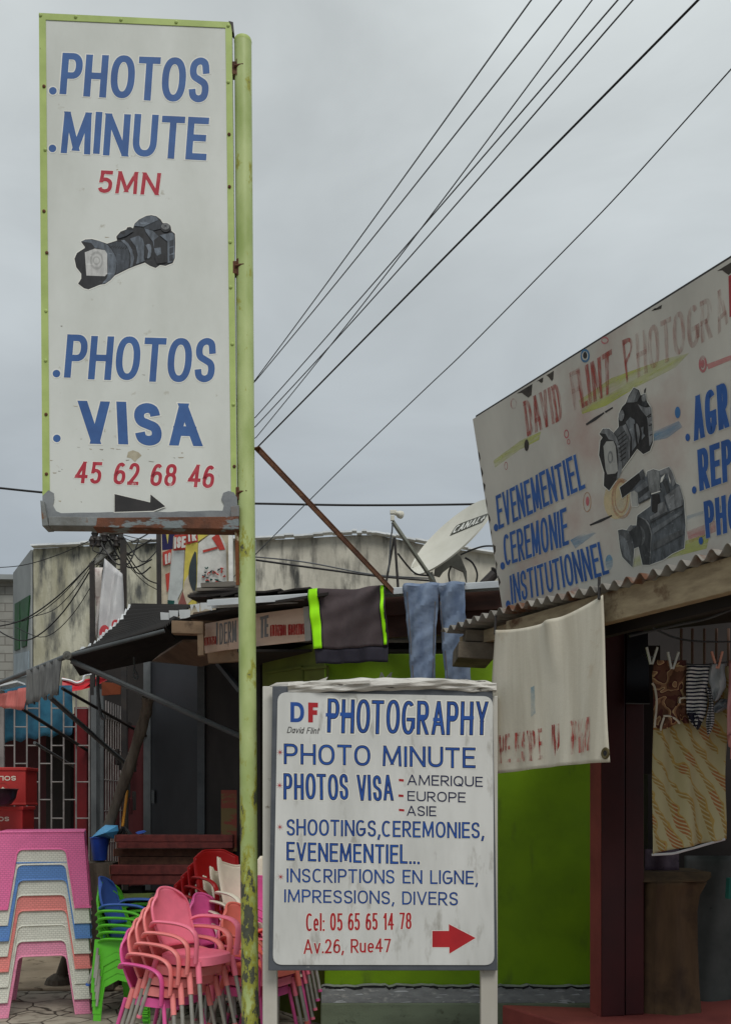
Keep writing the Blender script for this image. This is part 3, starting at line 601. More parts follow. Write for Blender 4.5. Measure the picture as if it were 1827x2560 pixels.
cs = [(185, 470), (250, 440), (340, 435), (440, 460), (550, 500), (690, 455), (680, 400), (740, 330), (820, 300), (835, 270), (880, 265), (915, 285), (935, 220), (1000, 160), (1100, 110), (1170, 100), (1240, 115), (1300, 160), (1330, 210), (1400, 215), (1440, 255), (1450, 320), (1500, 360), (1505, 480), (1500, 700), (1470, 770), (1370, 810), (1290, 800), (1230, 840), (1150, 810), (1080, 765), (950, 810), (850, 850), (660, 945), (600, 1010), (520, 1065), (450, 1075), (290, 1140), (230, 1125), (145, 1060), (190, 990), (190, 920), (120, 830), (95, 710), (130, 630), (240, 560), (240, 545)]
def g_(n, c): return pmat('painted_' + n, c, tuple(x * (.66 if c[0] < 150 else .88) for x in c), 26, lo=.4, hi=.66, stretch=(1.6, 1, .5), c3=tuple(min(215, x * (1.22 if c[0] < 150 else 1.05) + 6) for x in c), scale3=34, lo3=.6, hi3=.72, stretch3=(.5, 1, 1.6), rough=.6)
G = [M['halo'], g_('near_black', (44, 45, 48)), g_('slate', (100, 108, 118)), g_('glass_white', (188, 188, 186)), g_('glass_grey', (164, 164, 162)), g_('charcoal', (70, 76, 84)), g_('light_slate', (116, 124, 134)), g_('dark_slate', (58, 63, 70)), g_('stone', (130, 132, 134))]
lay = [(0, grow(cs, 15)), (1, cs), (2, sm2([(190, 468), (300, 440), (440, 465), (560, 520), (650, 640), (682, 740), (666, 900), (600, 1005), (470, 1070), (540, 990), (560, 900), (550, 640), (480, 575), (380, 555), (330, 490)], 2)),
       (3, [(240, 620), (380, 568), (520, 590), (552, 640), (555, 920), (520, 955), (262, 945)]), (4, ell(405, 735, 92, 130)), (3, ell(405, 735, 72, 95)), (4, ell(402, 735, 52, 62)), (3, ell(405, 735, 34, 40)),
       (5, [(568, 512), (690, 470), (770, 480), (840, 560), (872, 690), (855, 832), (680, 925), (690, 800), (670, 660), (615, 560)])]
for i in range(7): lay.append((1, [(600 + i * 33, 545 + i * 4), (640 + i * 33, 520 + i * 2), (648 + i * 30, 526 + i * 2), (612 + i * 32, 556 + i * 5)]))
lay += [(6, [(745, 455), (830, 530), (878, 640), (882, 760), (868, 832), (908, 810), (930, 700), (900, 580), (830, 480), (790, 445)]), (2, [(800, 450), (850, 500), (905, 590), (925, 700), (905, 806), (880, 815), (895, 690), (870, 590), (820, 510)]),
        (2, [(870, 430), (990, 385), (1050, 430), (1075, 520), (1065, 700), (1080, 740), (960, 788), (980, 660), (955, 545)]), (1, [(1070, 520), (1140, 500), (1165, 560), (1150, 690), (1080, 712)]), (6, sm2([(1090, 520), (1150, 505), (1172, 560), (1160, 680), (1110, 705), (1130, 600)], 2)),
        (2, [(935, 228), (1000, 165), (1100, 115), (1165, 108), (1240, 122), (1270, 165), (1060, 262), (930, 250)]), (7, [(1066, 268), (1278, 165), (1318, 215), (1300, 290), (1200, 315), (1072, 282)]), (2, [(1075, 285), (1190, 318), (1275, 400), (1245, 520), (1225, 660), (1190, 470), (1090, 330)]),
        (1, [(1205, 450), (1275, 395), (1390, 480), (1385, 760), (1250, 780), (1215, 690)]), (2, [(1205, 565), (1300, 550), (1310, 640), (1250, 670), (1225, 630)]), (2, [(1285, 380), (1460, 345), (1495, 385), (1495, 700), (1465, 760), (1400, 770), (1395, 470)]),
        (7, [(1425, 458), (1482, 440), (1480, 530), (1424, 545)]), (7, [(1424, 560), (1480, 545), (1478, 630), (1424, 645)]), (7, [(1420, 665), (1474, 650), (1470, 730), (1420, 745)]), (1, ell(1372, 275, 70, 62)), (8, ell(1368, 255, 58, 46)), (7, ell(1368, 250, 16, 14, 10)),
        (7, [(690, 405), (760, 332), (835, 305), (930, 318), (820, 390), (720, 425)]), (1, ell(772, 345, 30, 24, 10))]
draw(th, [(a, [RA(*p) for p in b]) for a, b in lay], G, t, 'painted_camera')
mb = MB(); rr = random.Random(31)
for i in range(30):
    x, y = (rr.uniform(190, 470), rr.uniform(1112, 1160)) if i < 14 else ((rr.uniform(130, 560), rr.uniform(90, 1270)) if i < 24 else (rr.uniform(125, 230), rr.uniform(1150, 1275)))
    l_ = rr.uniform(3, 16); mb.poly([th(x, y, .0005), th(x + l_, y + rr.uniform(-1, 2), .0005), th(x + l_ * .8, y + rr.uniform(1, 3.5), .0005), th(x + l_ * .2, y + rr.uniform(.8, 2.5), .0005)], i % 2)
mb.build('scuff', [pmat('grey_scuff', (140, 138, 128), (120, 112, 100), 20), pmat('tan_scuff', (168, 156, 132), (148, 136, 116), 20)], t)
MB().prism([th(*p, .006) for p in ((572, 52), (583, 55), (586, 84), (580, 76), (578, 62))], TS.n * -.05).build('bent_corner', M['darkmetal'], t)
pb, pt_ = P(627, 2736, 5.64), P(607.5, 105, 5.64)
pb.z = 0
t = thing('sign_pole', 'pale green sign pole with paint flaking off its lower half', 'pole', pb)
MB().tube([pb.lerp(pt_, i / 12) for i in range(13)], .0505, 28).build('shaft', M['peel'], t, smooth=True)
MB().lathe([(.0507, -.01), (.052, 0), (.049, .012), (.0, .014)], pt_, 28).build('cap', M['border'], t, smooth=True)
for x, y in ((588, 180), (590, 676), (597, 1238)):
    h = th(x, y, -.03); mb = MB(); mb.box(h + Vector((.012, -.01, 0)), (.055, .05, .075)); mb.tube([h + Vector((.0, -.04, .005)), h + Vector((.055, -.045, .01))], .008, 8); mb.tube([h + Vector((.02, -.03, -.05)), h + Vector((.02, -.03, .05))], .012, 10)
    mb.build('hinge', M['rust'], t, bevel=.003)
a, b_ = P(641, 1118, 5.66), P(978, 1474, 7.0)
mb = MB(); mb.bar(a, b_, .045, .006); mb.bar(a + Vector((.02, 0, -.02)), b_ + Vector((.02, 0, -.02)), .006, .04)
tag(mb.build('brace', M['rust'], None, loc=a), 'rusty steel brace slanting from the green pole down to the gutter', 'brace')
# ------------------------------------------------------------------ street sign board on two white posts
M['white2'] = pmat('dirty_white_board', (206, 207, 204), (183, 184, 180), 2.6, lo=.4, hi=.7, stretch=(1.4, 1, .35), c3=(122, 116, 104), scale3=5.5, lo3=.58, hi3=.76, stretch3=(1.6, 1, .5), rough=.45)
M['frame'] = pmat('dark_grey_frame', (82, 86, 92), (70, 74, 80), 5, c3=(120, 122, 122), scale3=30, lo3=.68, hi3=.74, rough=.5)
M['navy'] = pmat('navy_letter', (34, 80, 156), (28, 64, 132), 5, rough=.5)
M['dknavy'] = pmat('dark_letter_edge', (22, 30, 66), rough=.5)
M['red'] = pmat('red_letter', (172, 34, 40), (150, 28, 36), 5, rough=.5)
M['postw'] = pmat('white_post_paint', (198, 196, 188), (176, 172, 162), 3, stretch=(1, 1, .3), c3=(124, 116, 100), scale3=14, lo3=.66, hi3=.74, rough=.5, bump=.05)
BL, BR = P(672, 2426, 5.4), P(1244, 2426, 5.45)
BP = Plane(BL, BR, BL + Vector((.003, 0, 2))); bh = lambda x, y, o=0: BP.hit(x, y, o)
t = thing('notice_board', 'white photography notice board with dark frame on two posts', 'sign', ((BL.x + BR.x) / 2, 5.45, 0))
fo = [RB(*p) for p in ((78, 1945), (105, 140), (1500, 168), (1530, 1945))]
MB().prism([bh(*p) for p in fo], BP.n * -.035).build('frame', M['frame'], t, bevel=.004)
def rrect(c, r, n=6):
    o = []
    for i, (x, y) in enumerate(c):
        p = Vector((x, y)); a = Vector(c[i - 1]); b2 = Vector(c[(i + 1) % 4]); d1 = (a - p).normalized() * r; d2 = (b2 - p).normalized() * r
        for j in range(n + 1):
            u = j / n; o.append(tuple((p + d1) * (1 - u) ** 2 + p * 2 * u * (1 - u) + (p + d2) * u * u))
    return o
ip = rrect([(138, 178), (1500, 205), (1510, 1910), (107, 1908)], 62)
MB().prism([bh(*RB(*p), .006) for p in ip], BP.n * -.0055).build('panel', M['white2'], t)
b6 = lambda x, y, o=0: BP.hit(x, y, o + .006)
W3 = [M['halo'], M['dknavy'], M['navy']]
def bw(body, q, t_, mats=None, halo=.035, **k): return write(body, b6, [RB(*p) for p in q], mats or W3, t, t_, halo, step=.0004, lift=.0006, **k)
bw('D', ((218, 243), (305, 245), (305, 372), (218, 370)), .19, [M['navy']])
bw('F', ((330, 243), (392, 245), (392, 370), (330, 370)), .24, [M['red']])
bw('David Flint', ((206, 398), (409, 404), (399, 444), (196, 438)), .12, [M['black']])
bw('PHOTOGRAPHY', ((455, 220), (1475, 240), (1470, 455), (450, 438)), .115)
for (x, y, x2) in ((443, 322, 500), (532, 318, 612), (1028, 332, 1076), (1122, 352, 1182), (1210, 338, 1262), (1300, 340, 1380)):
    draw(b6, [(0, [(x, y - 11), (x2, y - 10), (x2, y + 12), (x, y + 11)])], [M['navy']], t, 'letter_bar', lift=.0018, mp=RB)
bw('PHOTO MINUTE', ((177, 503), (1390, 530), (1390, 662), (177, 635)), .15)
bw('PHOTOS VISA', ((175, 690), (868, 705), (875, 870), (175, 858)), .125)
D1 = [M['halo'], M['dknavy']]
bw('AMERIQUE', ((958, 700), (1438, 715), (1438, 780), (958, 768)), .14, D1)
bw('EUROPE', ((960, 805), (1328, 815), (1328, 880), (960, 868)), .14, D1)
bw('ASIE', ((955, 898), (1143, 902), (1143, 966), (955, 962)), .14, D1)
bw('SHOOTINGS,CEREMONIES,', ((192, 982), (1447, 1005), (1447, 1108), (192, 1088)), .14)
bw('EVENEMENTIEL...', ((192, 1128), (1037, 1148), (1037, 1272), (192, 1248)), .14)
bw('INSCRIPTIONS EN LIGNE,', ((195, 1295), (1407, 1312), (1407, 1400), (195, 1385)), .14)
bw('IMPRESSIONS, DIVERS', ((180, 1428), (1280, 1447), (1280, 1533), (180, 1512)), .14)
bw('Cel: 05 65 65 14 78', ((317, 1580), (985, 1578), (985, 1683), (317, 1695)), .115, [M['halo'], M['red']])
bw('Av.26, Rue47', ((302, 1745), (855, 1742), (855, 1828), (302, 1838)), .13, [M['halo'], M['red']])
for q in (((905, 728), (937, 731), (937, 747), (905, 744)), ((903, 827), (935, 829), (935, 845), (903, 843)), ((905, 918), (940, 921), (940, 936), (905, 933))):
    draw(b6, [(0, grow(q, 4)), (1, q)], [M['halo'], M['red']], t, 'dash', mp=RB, lift=.0006)
for x, y in ((153, 560), (150, 770), (152, 1034), (157, 1350)):
    st = []
    for i in range(32):
        a = math.pi * i / 16; r = (24, 8, 4, 8)[i % 4]; st.append((x + r * math.cos(a), y + r * math.sin(a)))
    draw(b6, [(0, st)], [M['red']], t, 'asterisk', mp=RB)
ar = [(1117, 1693), (1222, 1693), (1222, 1650), (1392, 1738), (1225, 1838), (1225, 1797), (1117, 1797)]
draw(b6, [(0, grow(ar, 6)), (1, ar)], [M['halo'], M['red']], t, 'arrow', mp=RB)
for (xa, xb, tp_) in ((657, 693, 1716), (1201, 1243, 1740)):
    Y = 5.5; a = P((xa + xb) / 2, tp_, Y); wd = (xb - xa) / FL * Y
    MB().box((a.x, Y + .02, a.z / 2), (wd, .055, a.z)).build('post', M['postw'], t, bevel=.004)
# rolled plastic sheet lying on the board
rl = [P(*RB(205, 150), 5.42), P(*RB(330, 147), 5.42), P(*RB(520, 142), 5.42), P(*RB(720, 136), 5.43), P(*RB(960, 128), 5.44), P(*RB(1200, 130), 5.45), P(*RB(1400, 142), 5.46), P(*RB(1520, 152), 5.47)]
pts = smoothpts(rl, 10); rr = random.Random(2); n = len(pts) - 1
fl_ = [rr.uniform(0, 6.28) for _ in range(8)]
def rollf(u, v):
    k = u * n; i = min(int(k), n - 1); p = pts[i].lerp(pts[i + 1], k - i); a = v * 2 * math.pi
    r_ = .026 + .012 * math.sin(math.pi * u) + .004 * math.sin(3 * a + u * 9 + fl_[0]) + .0035 * math.sin(5 * a - u * 16 + fl_[1]) + .0022 * math.sin(9 * a + u * 31 + fl_[2]) + .002 * math.sin(u * 60 + 2 * a)
    return p + Vector((0, math.cos(a) * r_ * 1.15, math.sin(a) * r_ * .95))
mb = MB(); mb.grid(rollf, 110, 36)
mb.prism([P(*RB(330, 128), 5.42), P(*RB(455, 82), 5.42), P(*RB(440, 112), 5.42), P(*RB(470, 128), 5.42)], (0, .004, 0))
mb.prism([P(*RB(85, 140), 5.42), P(*RB(130, 118), 5.42), P(*RB(300, 108), 5.42), P(*RB(250, 140), 5.42)], (0, .03, 0))
mb.prism([P(*RB(470, 118), 5.37), P(*RB(720, 104), 5.37), P(*RB(730, 118), 5.37), P(*RB(600, 128), 5.37)], (0, .003, 0))
tag(mb.build('plastic_roll', pmat('crinkled_white_plastic', (206, 204, 198), (170, 166, 158), 3, stretch=(1.2, 9, 9), lo=.35, hi=.7, c3=(74, 70, 64), scale3=3.2, lo3=.63, hi3=.67, stretch3=(1.5, 10, 10), rough=.45, bump=.5, bscale=9, bst=(.8, 5, 5)), None, smooth=True, loc=rl[0]), 'crinkled white plastic roll lying along the top of the notice board', 'plastic sheet')
# ------------------------------------------------------------------ green shop in the middle
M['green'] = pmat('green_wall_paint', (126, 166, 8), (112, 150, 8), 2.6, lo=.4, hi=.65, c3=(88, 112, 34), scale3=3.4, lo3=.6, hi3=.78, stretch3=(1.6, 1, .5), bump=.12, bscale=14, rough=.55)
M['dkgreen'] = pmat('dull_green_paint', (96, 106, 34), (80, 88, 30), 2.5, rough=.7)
M['basegreen'] = pmat('washed_green_concrete', (134, 146, 122), (110, 118, 98), 2.5, stretch=(.6, 1, 2), c3=(88, 92, 76), scale3=7, lo3=.6, hi3=.68, rough=.9, bump=.2)
M['silver'] = pmat('crumpled_silver_tape', (160, 163, 163), (128, 131, 131), 14, lo=.35, hi=.7, stretch=(.7, 1, 1.6), c3=(196, 196, 192), scale3=22, lo3=.6, hi3=.7, stretch3=(.5, 1, 2), rough=.55)
M['brownwood'] = pmat('dark_brown_wood', (84, 54, 44), (62, 40, 34), 3, stretch=(1, 1, 4), rough=.7)
M['dark'] = pmat('sooty_dark_boards', (46, 42, 40), (34, 31, 30), 2, rough=.9)  # plain dark grey-brown shared by inner walls, ceilings, lintel and loose sheets
M['roofsheet'] = pmat('old_roof_sheet', (120, 116, 110), (84, 80, 76), 2, c3=(110, 70, 48), scale3=3, lo3=.58, hi3=.68, rough=.7)
M['gutter'] = pmat('silver_gutter', (206, 210, 212), (176, 180, 184), 3, stretch=(.3, 1, 1), rough=.35, metal=.25)
M['tan'] = pmat('tan_plywood', (150, 126, 102), (124, 104, 84), 2.4, stretch=(1, 1, 3), c3=(96, 78, 64), scale3=6, lo3=.6, hi3=.7, rough=.8)
C0, C1, C2 = Vector((-.314, 7.35, 0)), Vector((2.6, 7.35, 0)), Vector((-.87, 8.12, 0))
shop = thing('green_shop', 'lime green painted shop front between the notice board and the maroon pillar', 'shop', (.5, 7.4, 0))
zb, zt = .31, 2.85
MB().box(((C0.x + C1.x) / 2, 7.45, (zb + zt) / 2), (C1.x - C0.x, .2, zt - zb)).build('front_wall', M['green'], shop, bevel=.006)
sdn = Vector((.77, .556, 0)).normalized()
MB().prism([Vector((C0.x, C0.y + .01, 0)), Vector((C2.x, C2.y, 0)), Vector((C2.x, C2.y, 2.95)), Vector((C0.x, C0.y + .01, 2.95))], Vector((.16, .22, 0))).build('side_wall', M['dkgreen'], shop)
MB().box(((C0.x + C1.x) / 2 - .01, 7.40, .1), (C1.x - C0.x + .03, .32, .2)).build('base', M['basegreen'], shop, bevel=.012)
mb = MB(); rr = random.Random(4); up_ = [.318]
x_ = C0.x - .02; xs_ = []
while x_ < C1.x: xs_.append(x_); x_ += rr.uniform(.02, .07)
tp_ = [.322 + rr.uniform(-.008, .008) for _ in xs_]
for i in range(len(xs_) - 1): mb.prism([(xs_[i], 7.244, .2), (xs_[i + 1], 7.244, .2), (xs_[i + 1], 7.244, tp_[i + 1]), (xs_[i], 7.244, tp_[i])], (0, .1, 0))
mb.build('silver_band', M['silver'], shop, weld=True)
mb = MB()
for i in range(len(xs_) - 1):
    a, b_ = rr.uniform(.004, .018), rr.uniform(.004, .02); mb.poly([(xs_[i], 7.241, tp_[i] - a), (xs_[i + 1], 7.241, tp_[i + 1] - b_), (xs_[i + 1], 7.241, tp_[i + 1] + .004), (xs_[i], 7.241, tp_[i] + .004)])
for k in range(46):
    x0 = rr.uniform(C0.x, C1.x - .1); z0 = .2 + .12 * rr.random() ** 2; l_ = rr.uniform(.02, .12); mb.poly([(x0, 7.2415, z0), (x0 + l_, 7.2415, z0 + rr.uniform(-.006, .006)), (x0 + l_ * .8, 7.2415, z0 + rr.uniform(.004, .012)), (x0 + l_ * .3, 7.2415, z0 + rr.uniform(.003, .01))], 1)
mb.build('band_wear', [M['cablk'], M['coping']], shop)
MB().box((1.7, 9.6, 3.0), (5.6, .15, .6)).build('back_panel', M['dark'], shop)
MB().box((1.0, 8.2, 2.9), (4.0, 1.4, .02)).build('ceiling', M['dark'], shop)
wr = lambda x, y, o=0: P(x, y, 7.35) + Vector((0, -o, 0))
write('M', wr, q4(R4, (880, 1040), (950, 1040), (940, 1088), (868, 1088)), [pmat('grey_wall_letter', (150, 154, 146), rough=.6)], shop, .2)
for x0, x1, y0, y1 in ((230, 440, 1045, 1010), (445, 585, 1020, 1008)):
    a, b_ = R4(x0, y0), R4(x1, y1)
    pl = Plane(C0, C2, C0 + Vector((0, 0, 1)))
    q = [pl.hit(*a, .004), pl.hit(*b_, .004)]
    mb = MB(); mb.bar(q[0], q[1], .02, .02); mb.bar(q[1], Vector((q[1].x, q[1].y, .5)), .02, .02, up=(1, 0, 0)); mb.build('panel_moulding', M['dkgreen'], shop)
# roof sheets and gutter
gl, gr = P(531, 1510, 7.47), P(1275, 1462, 6.86)
gd = (gr - gl).normalized(); gn = Vector((gd.y, -gd.x, 0))
MB().prism([gl + Vector((0, .03, .03)), gr + Vector((.6, .03, .03)), gr + Vector((1.8, 4.2, .12)), gl + Vector((-.3, 3.4, .12))], (0, 0, .02)).build('roof', M['roofsheet'], shop)
mb = MB(); rr = random.Random(9)
for i in range(7):
    a = gl.lerp(gr, i / 7 * .36); b_ = gl.lerp(gr, (i + 1.2) / 7 * .36); mb.bar(a + Vector((0, .25, .075 + rr.uniform(-.012, .012))), b_ + Vector((0, .25, .085 + rr.uniform(-.01, .012))), .4, .014)
mb.build('loose_roof_sheet', M['dark'], shop)
prof = [(0, 0), (0, .048), (-.012, .05), (-.085, .05), (-.095, .044), (-.1, .0), (-.088, .0), (-.084, .036), (-.012, .036), (-.012, 0)]
mb = MB()
def gp_(o): return [o + gn * -p[0] + Vector((0, 0, p[1] - .035)) for p in prof]
mb.prism(gp_(gl), gr - gl); gut = mb.build('gutter', M['gutter'], shop)
MB().bar(gl.lerp(gr, .345) + Vector((0, .05, -.09)), gr + Vector((0, .05, -.09)), .03, .14).build('fascia', M['brownwood'], shop)
MB().bar(gl.lerp(gr, .36) + Vector((0, .12, -.23)), gr + Vector((0, .12, -.23)), .04, .17).build('fascia', M['brownwood'], shop)
# ------------------------------------------------------------------ washing over the gutter
def fold1(u, v): return .034 * math.sin(u * 7.5 + 1 + v) * (1 - v * .3) + .018 * math.sin(u * 19 + v * 6) * (.4 + v * .6) + .012 * math.sin(v * 17 + u * 8) * (1 - v) + .02 * math.sin(v * 5) * u
M['hoodie'] = pmat('dark_grey_brown_fleece', (84, 74, 76), (72, 63, 66), 5, rough=.95, bump=.1, bscale=120)
M['neon'] = pmat('neon_yellow_green', (170, 255, 12), (160, 246, 8), 5, rough=.7)
M['hem'] = pmat('dark_ribbed_hem', (50, 48, 58), (42, 40, 50), 6, rough=.95)
Y1 = 7.02
off = lambda p: Vector(p) + gn * .0
def at_g(x, y, d=.06):   # a point on the vertical face just in front of the gutter
    pl = Plane(gl + gn * (.1 + d), gr + gn * (.1 + d), gl + gn * (.1 + d) + Vector((0, 0, 1))); return pl.hit(x, y)
hq = [at_g(*R4(490, 590)), at_g(*R4(915, 568)), at_g(*R4(920, 890)), at_g(*R4(515, 910))]
ho = thing('hoodie', 'dark grey hoodie with neon yellow stripes hung over the gutter', 'clothing', hq[0])
hdn = gn
def drape(name, q, nu, nv, fold, mats, par, top=.17, th=.006):
    """cloth hung over the gutter: front flap, over the top and a short way down behind"""
    q = [Vector(p) for p in q]; f = quadmap(q)
    def fn(u, v):
        if v > .12: return f(u, 1 - (v - .12) / .88) + gn * fold(u, (v - .12) / .88)
        s_ = v / .12; e = f(u, 1) + gn * fold(u, 0)
        a = math.pi * (1 - s_) * .5
        return e + gn * (-top * (1 - math.cos(a))) + Vector((0, 0, .028 * math.sin(a * 2)))
    mb = MB(); mb.grid(fn, nu, nv); return mb.build(name, mats, par, smooth=True, solid=th)
drape('body', hq, 24, 22, fold1, M['hoodie'], ho)
def sub(q, u0, u1, v0, v1):
    f = quadmap([Vector(p) for p in q]); return [f(u0, 1 - v0), f(u1, 1 - v0), f(u1, 1 - v1), f(u0, 1 - v1)]
def part(u0, u1, v0, v1, lift): return lambda u, v: fold1(u0 + u * (u1 - u0), v0 + v * (v1 - v0)) + lift
blk = M['cablk']
for a, b_, tp_ in ((-.01, .115, 0), (.945, .985, 0)):
    drape('stripe_edge', sub(hq, a - .012, b_ + .014, 0, 1.0), 5, 20, part(a, b_, 0, 1, .006), blk, ho)
    drape('stripe', sub(hq, a, b_, 0, 1.0 if a < .5 else .97), 5, 20, part(a, b_, 0, 1, .012), M['neon'], ho)
cloth('hem', [hq[3], hq[2], at_g(*R4(918, 978)), at_g(*R4(522, 992))], 20, 5, lambda u, v: fold1(u, 1) - .004, M['hem'], ho)
M['denim'] = pmat('washed_blue_denim', (128, 143, 166), (102, 118, 144), 7, lo=.38, hi=.62, stretch=(1.6, 1, .6), c3=(134, 146, 166), scale3=5, lo3=.55, hi3=.68, rough=.95, bump=.25, bscale=35)
je = thing('jeans', 'pale blue jeans hung over the gutter, both legs dangling', 'clothing', at_g(*R4(1015, 560)))
foldj = lambda s_: (lambda u, v: .035 * math.sin(u * math.pi) + .018 * math.sin(u * 9 + v * 7 + s_) + .014 * math.sin(v * 17 + s_ + u * 6) * (1 - .5 * v) + .008 * math.sin(v * 41 + u * 9))
drape('leg', [at_g(*R4(1012, 562)), at_g(*R4(1208, 553)), at_g(*R4(1185, 1100)), at_g(*R4(1058, 1100))], 14, 26, foldj(1), M['denim'], je)
drape('leg', [at_g(*R4(1206, 555)), at_g(*R4(1352, 548)), at_g(*R4(1390, 1100)), at_g(*R4(1248, 1100))], 14, 26, foldj(3), M['denim'], je)
for q in ((1030, 560, 1068, 1095), (1190, 640, 1176, 1095), (1218, 640, 1262, 1095)):
    mb = MB(); a, c = at_g(q[0], q[1], .1) if 0 else at_g(*R4(q[0], q[1]), .088), at_g(*R4(q[2], q[3]), .088)
    mb.tube(smoothpts([a, a.lerp(c, .3) + gn * .004, a.lerp(c, .6), c], 5), .004, 5); mb.build('seam', pmat('tan_seam_thread', (104, 98, 92), (86, 90, 104), 20), je)
# ------------------------------------------------------------------ satellite dish on the roof
M['dish'] = pmat('off_white_dish_paint', (204, 202, 190), (188, 186, 172), 2, rough=.45)
M['dkbox'] = pmat('dark_olive_label', (66, 66, 56), rough=.5)
dc = P(1128, 1342, 9.4); Rd = .50; nrm = Vector((-.66, -.40, .64)).normalized()
rise = Vector((.72, .18, .86)); ya = (rise - nrm * rise.dot(nrm)).normalized(); xa = ya.cross(nrm).normalized()
rotd = Matrix((xa, ya, nrm)).transposed(); dep = .085
def dz(r): return dep * (r / Rd) ** 2 - dep
t = thing('satellite_dish', 'off white satellite dish with dark brand label on the roof behind the jeans', 'satellite dish', P(1128, 1478, 9.4))
mb = MB(); prof = [(max(Rd * i / 12, .004), dz(Rd * i / 12)) for i in range(13)] + [(Rd + .012, .004), (Rd + .012, -.012)] + [(Rd * i / 12 + .004, dz(Rd * i / 12) - .012) for i in range(12, 0, -1)]
mb.lathe(prof, dc, 48, 0, rotd); mb.build('reflector', M['dish'], t, smooth=True)
def dhit(x, y, o=0):
    """a photo point carried onto the bowl of the dish"""
    d = Vector(((x - CX) / FL, 1, (HY - y) / FL)); e = Vector((0, 0, EYE)); tt = (dc - e).dot(nrm) / d.dot(nrm)
    for _ in range(12):
        p = rotd.transposed() @ (e + d * tt - dc); r = min(math.hypot(p.x, p.y), Rd * .98); tt += (dz(r) + o - p.z) / (rotd.transposed() @ d).z
    p = rotd.transposed() @ (e + d * tt - dc); s_ = min(1, Rd * .985 / max(1e-6, math.hypot(p.x, p.y))); p.x *= s_; p.y *= s_; p.z = dz(math.hypot(p.x, p.y)) + o
    return dc + rotd @ p
qd = [RD(945, 348), RD(1335, 205), RD(1265, 310), RD(878, 474)]
f2 = quadmap([Vector((a, b_, 0)) for a, b_ in qd])
mb = MB(); mb.grid(lambda u, v: dhit(*f2(u, 1 - v)[:2], .004), 14, 5); mb.build('label_patch', M['dkbox'], t, solid=.001)
ti = [f2(.05, .86)[:2], f2(1.0, .88)[:2], f2(.98, .14)[:2], f2(.04, .14)[:2]]
f3 = quadmap([Vector((a, b_, 0)) for a, b_ in ti])
asp_ = 4.2; vs, fs = brush('CANAL+', asp_, .2, 0, .2)
mb = MB(); mb.add([dhit(*f3(v[0] / asp_, v[1])[:2], .008 + .0004 * v[2]) for v in vs], fs); mb.build('lettering', M['halo'], t)
arm_a, arm_b = P(*RD(600, 880), 9.15), P(*RD(200, 310), 8.85)
MB().bar(P(*RD(680, 1010), 9.25), arm_b, .028, .028).build('feed_arm', pmat('galvanised_arm', (150, 152, 140), (110, 112, 104), 5, rough=.5, metal=.4), t)
mb = MB(); lb = P(*RD(200, 250), 8.85); ax_ = (dc - lb).normalized(); rq = ax_.to_track_quat('Z', 'Y').to_matrix()
mb.lathe([(.0, -.02), (.02, -.02), (.022, .03), (.034, .04), (.036, .075), (.0, .08)], P(*RD(235, 205), 8.85), 16, 0, rq); mb.box(P(*RD(205, 195), 8.85), (.06, .04, .035)); mb.box(P(*RD(195, 265), 8.85), (.035, .03, .05)); mb.build('feed_horn', M['dish'], t, smooth=False, bevel=.004)
mb = MB(); mb.tube([P(*RD(640, 920), 9.5), P(*RD(690, 1060), 9.5)], .03, 10); mb.prism([P(*RD(700, 870), 9.6), P(*RD(960, 690), 9.6), P(*RD(1010, 730), 9.6), P(*RD(1080, 900), 9.6), P(*RD(1085, 1050), 9.6), P(*RD(1040, 900), 9.6), P(*RD(890, 830), 9.6), P(*RD(800, 900), 9.6), P(*RD(760, 960), 9.6), P(*RD(690, 940), 9.6)], (0, .05, 0)); mb.build('mount', pmat('grey_mount', (140, 140, 132), (112, 112, 106), 6, rough=.7), t)
mb = MB(); mb.prism([P(*RD(430, 830), 9.6), P(*RD(480, 760), 9.6), P(*RD(580, 890), 9.6), P(*RD(480, 920), 9.6)], (0, .01, 0)); mb.build('spare_plate', M['dish'], t)
t2 = thing('antenna_mast', 'thin dark antenna mast of two rods left of the satellite dish', 'mast', P(995, 1478, 8.8))
MB().tube([P(*RD(222, 495), 8.8), P(*RD(262, 1100), 8.8)], .012, 8).build('rod', M['darkmetal'], t2)
MB().tube([P(*RD(215, 500), 8.85), P(*RD(120, 1030), 8.85)], .010, 8).build('rod', M['darkmetal'], t2)
wire([P(*RD(195, 330), 8.84), P(*RD(190, 420), 8.84), P(*RD(175, 520), 8.84), P(*RD(150, 900), 8.84)], .008, 'cable dropping from the feed horn of the satellite dish', 'cabgry', 'dish cables')
wire([P(*RD(262, 690), 8.8), P(*RD(380, 840), 9.0), P(*RD(480, 930), 9.1), P(*RD(620, 950), 9.2)], .009, 'cable hanging between the antenna mast and the dish foot', 'cablk', 'dish cables')
wire([P(*RD(1010, 700), 9.6), P(*RD(1150, 640), 9.5), P(*RD(1290, 600), 9.4), P(*RD(1420, 598), 9.3)], .009, 'cable curving from the back of the dish towards the large billboard', 'cabgry', 'dish cables')
wire([P(*RD(1060, 735), 9.65), P(*RD(1150, 800), 9.65), P(*RD(1205, 930), 9.65), P(*RD(1185, 1060), 9.65)], .010, 'looped cable behind the dish, right hand loop', 'cablk', 'dish cables')
wire([P(*RD(895, 840), 9.65), P(*RD(865, 930), 9.65), P(*RD(885, 1060), 9.65)], .010, 'looped cable behind the dish, left hand loop', 'cablk', 'dish cables')
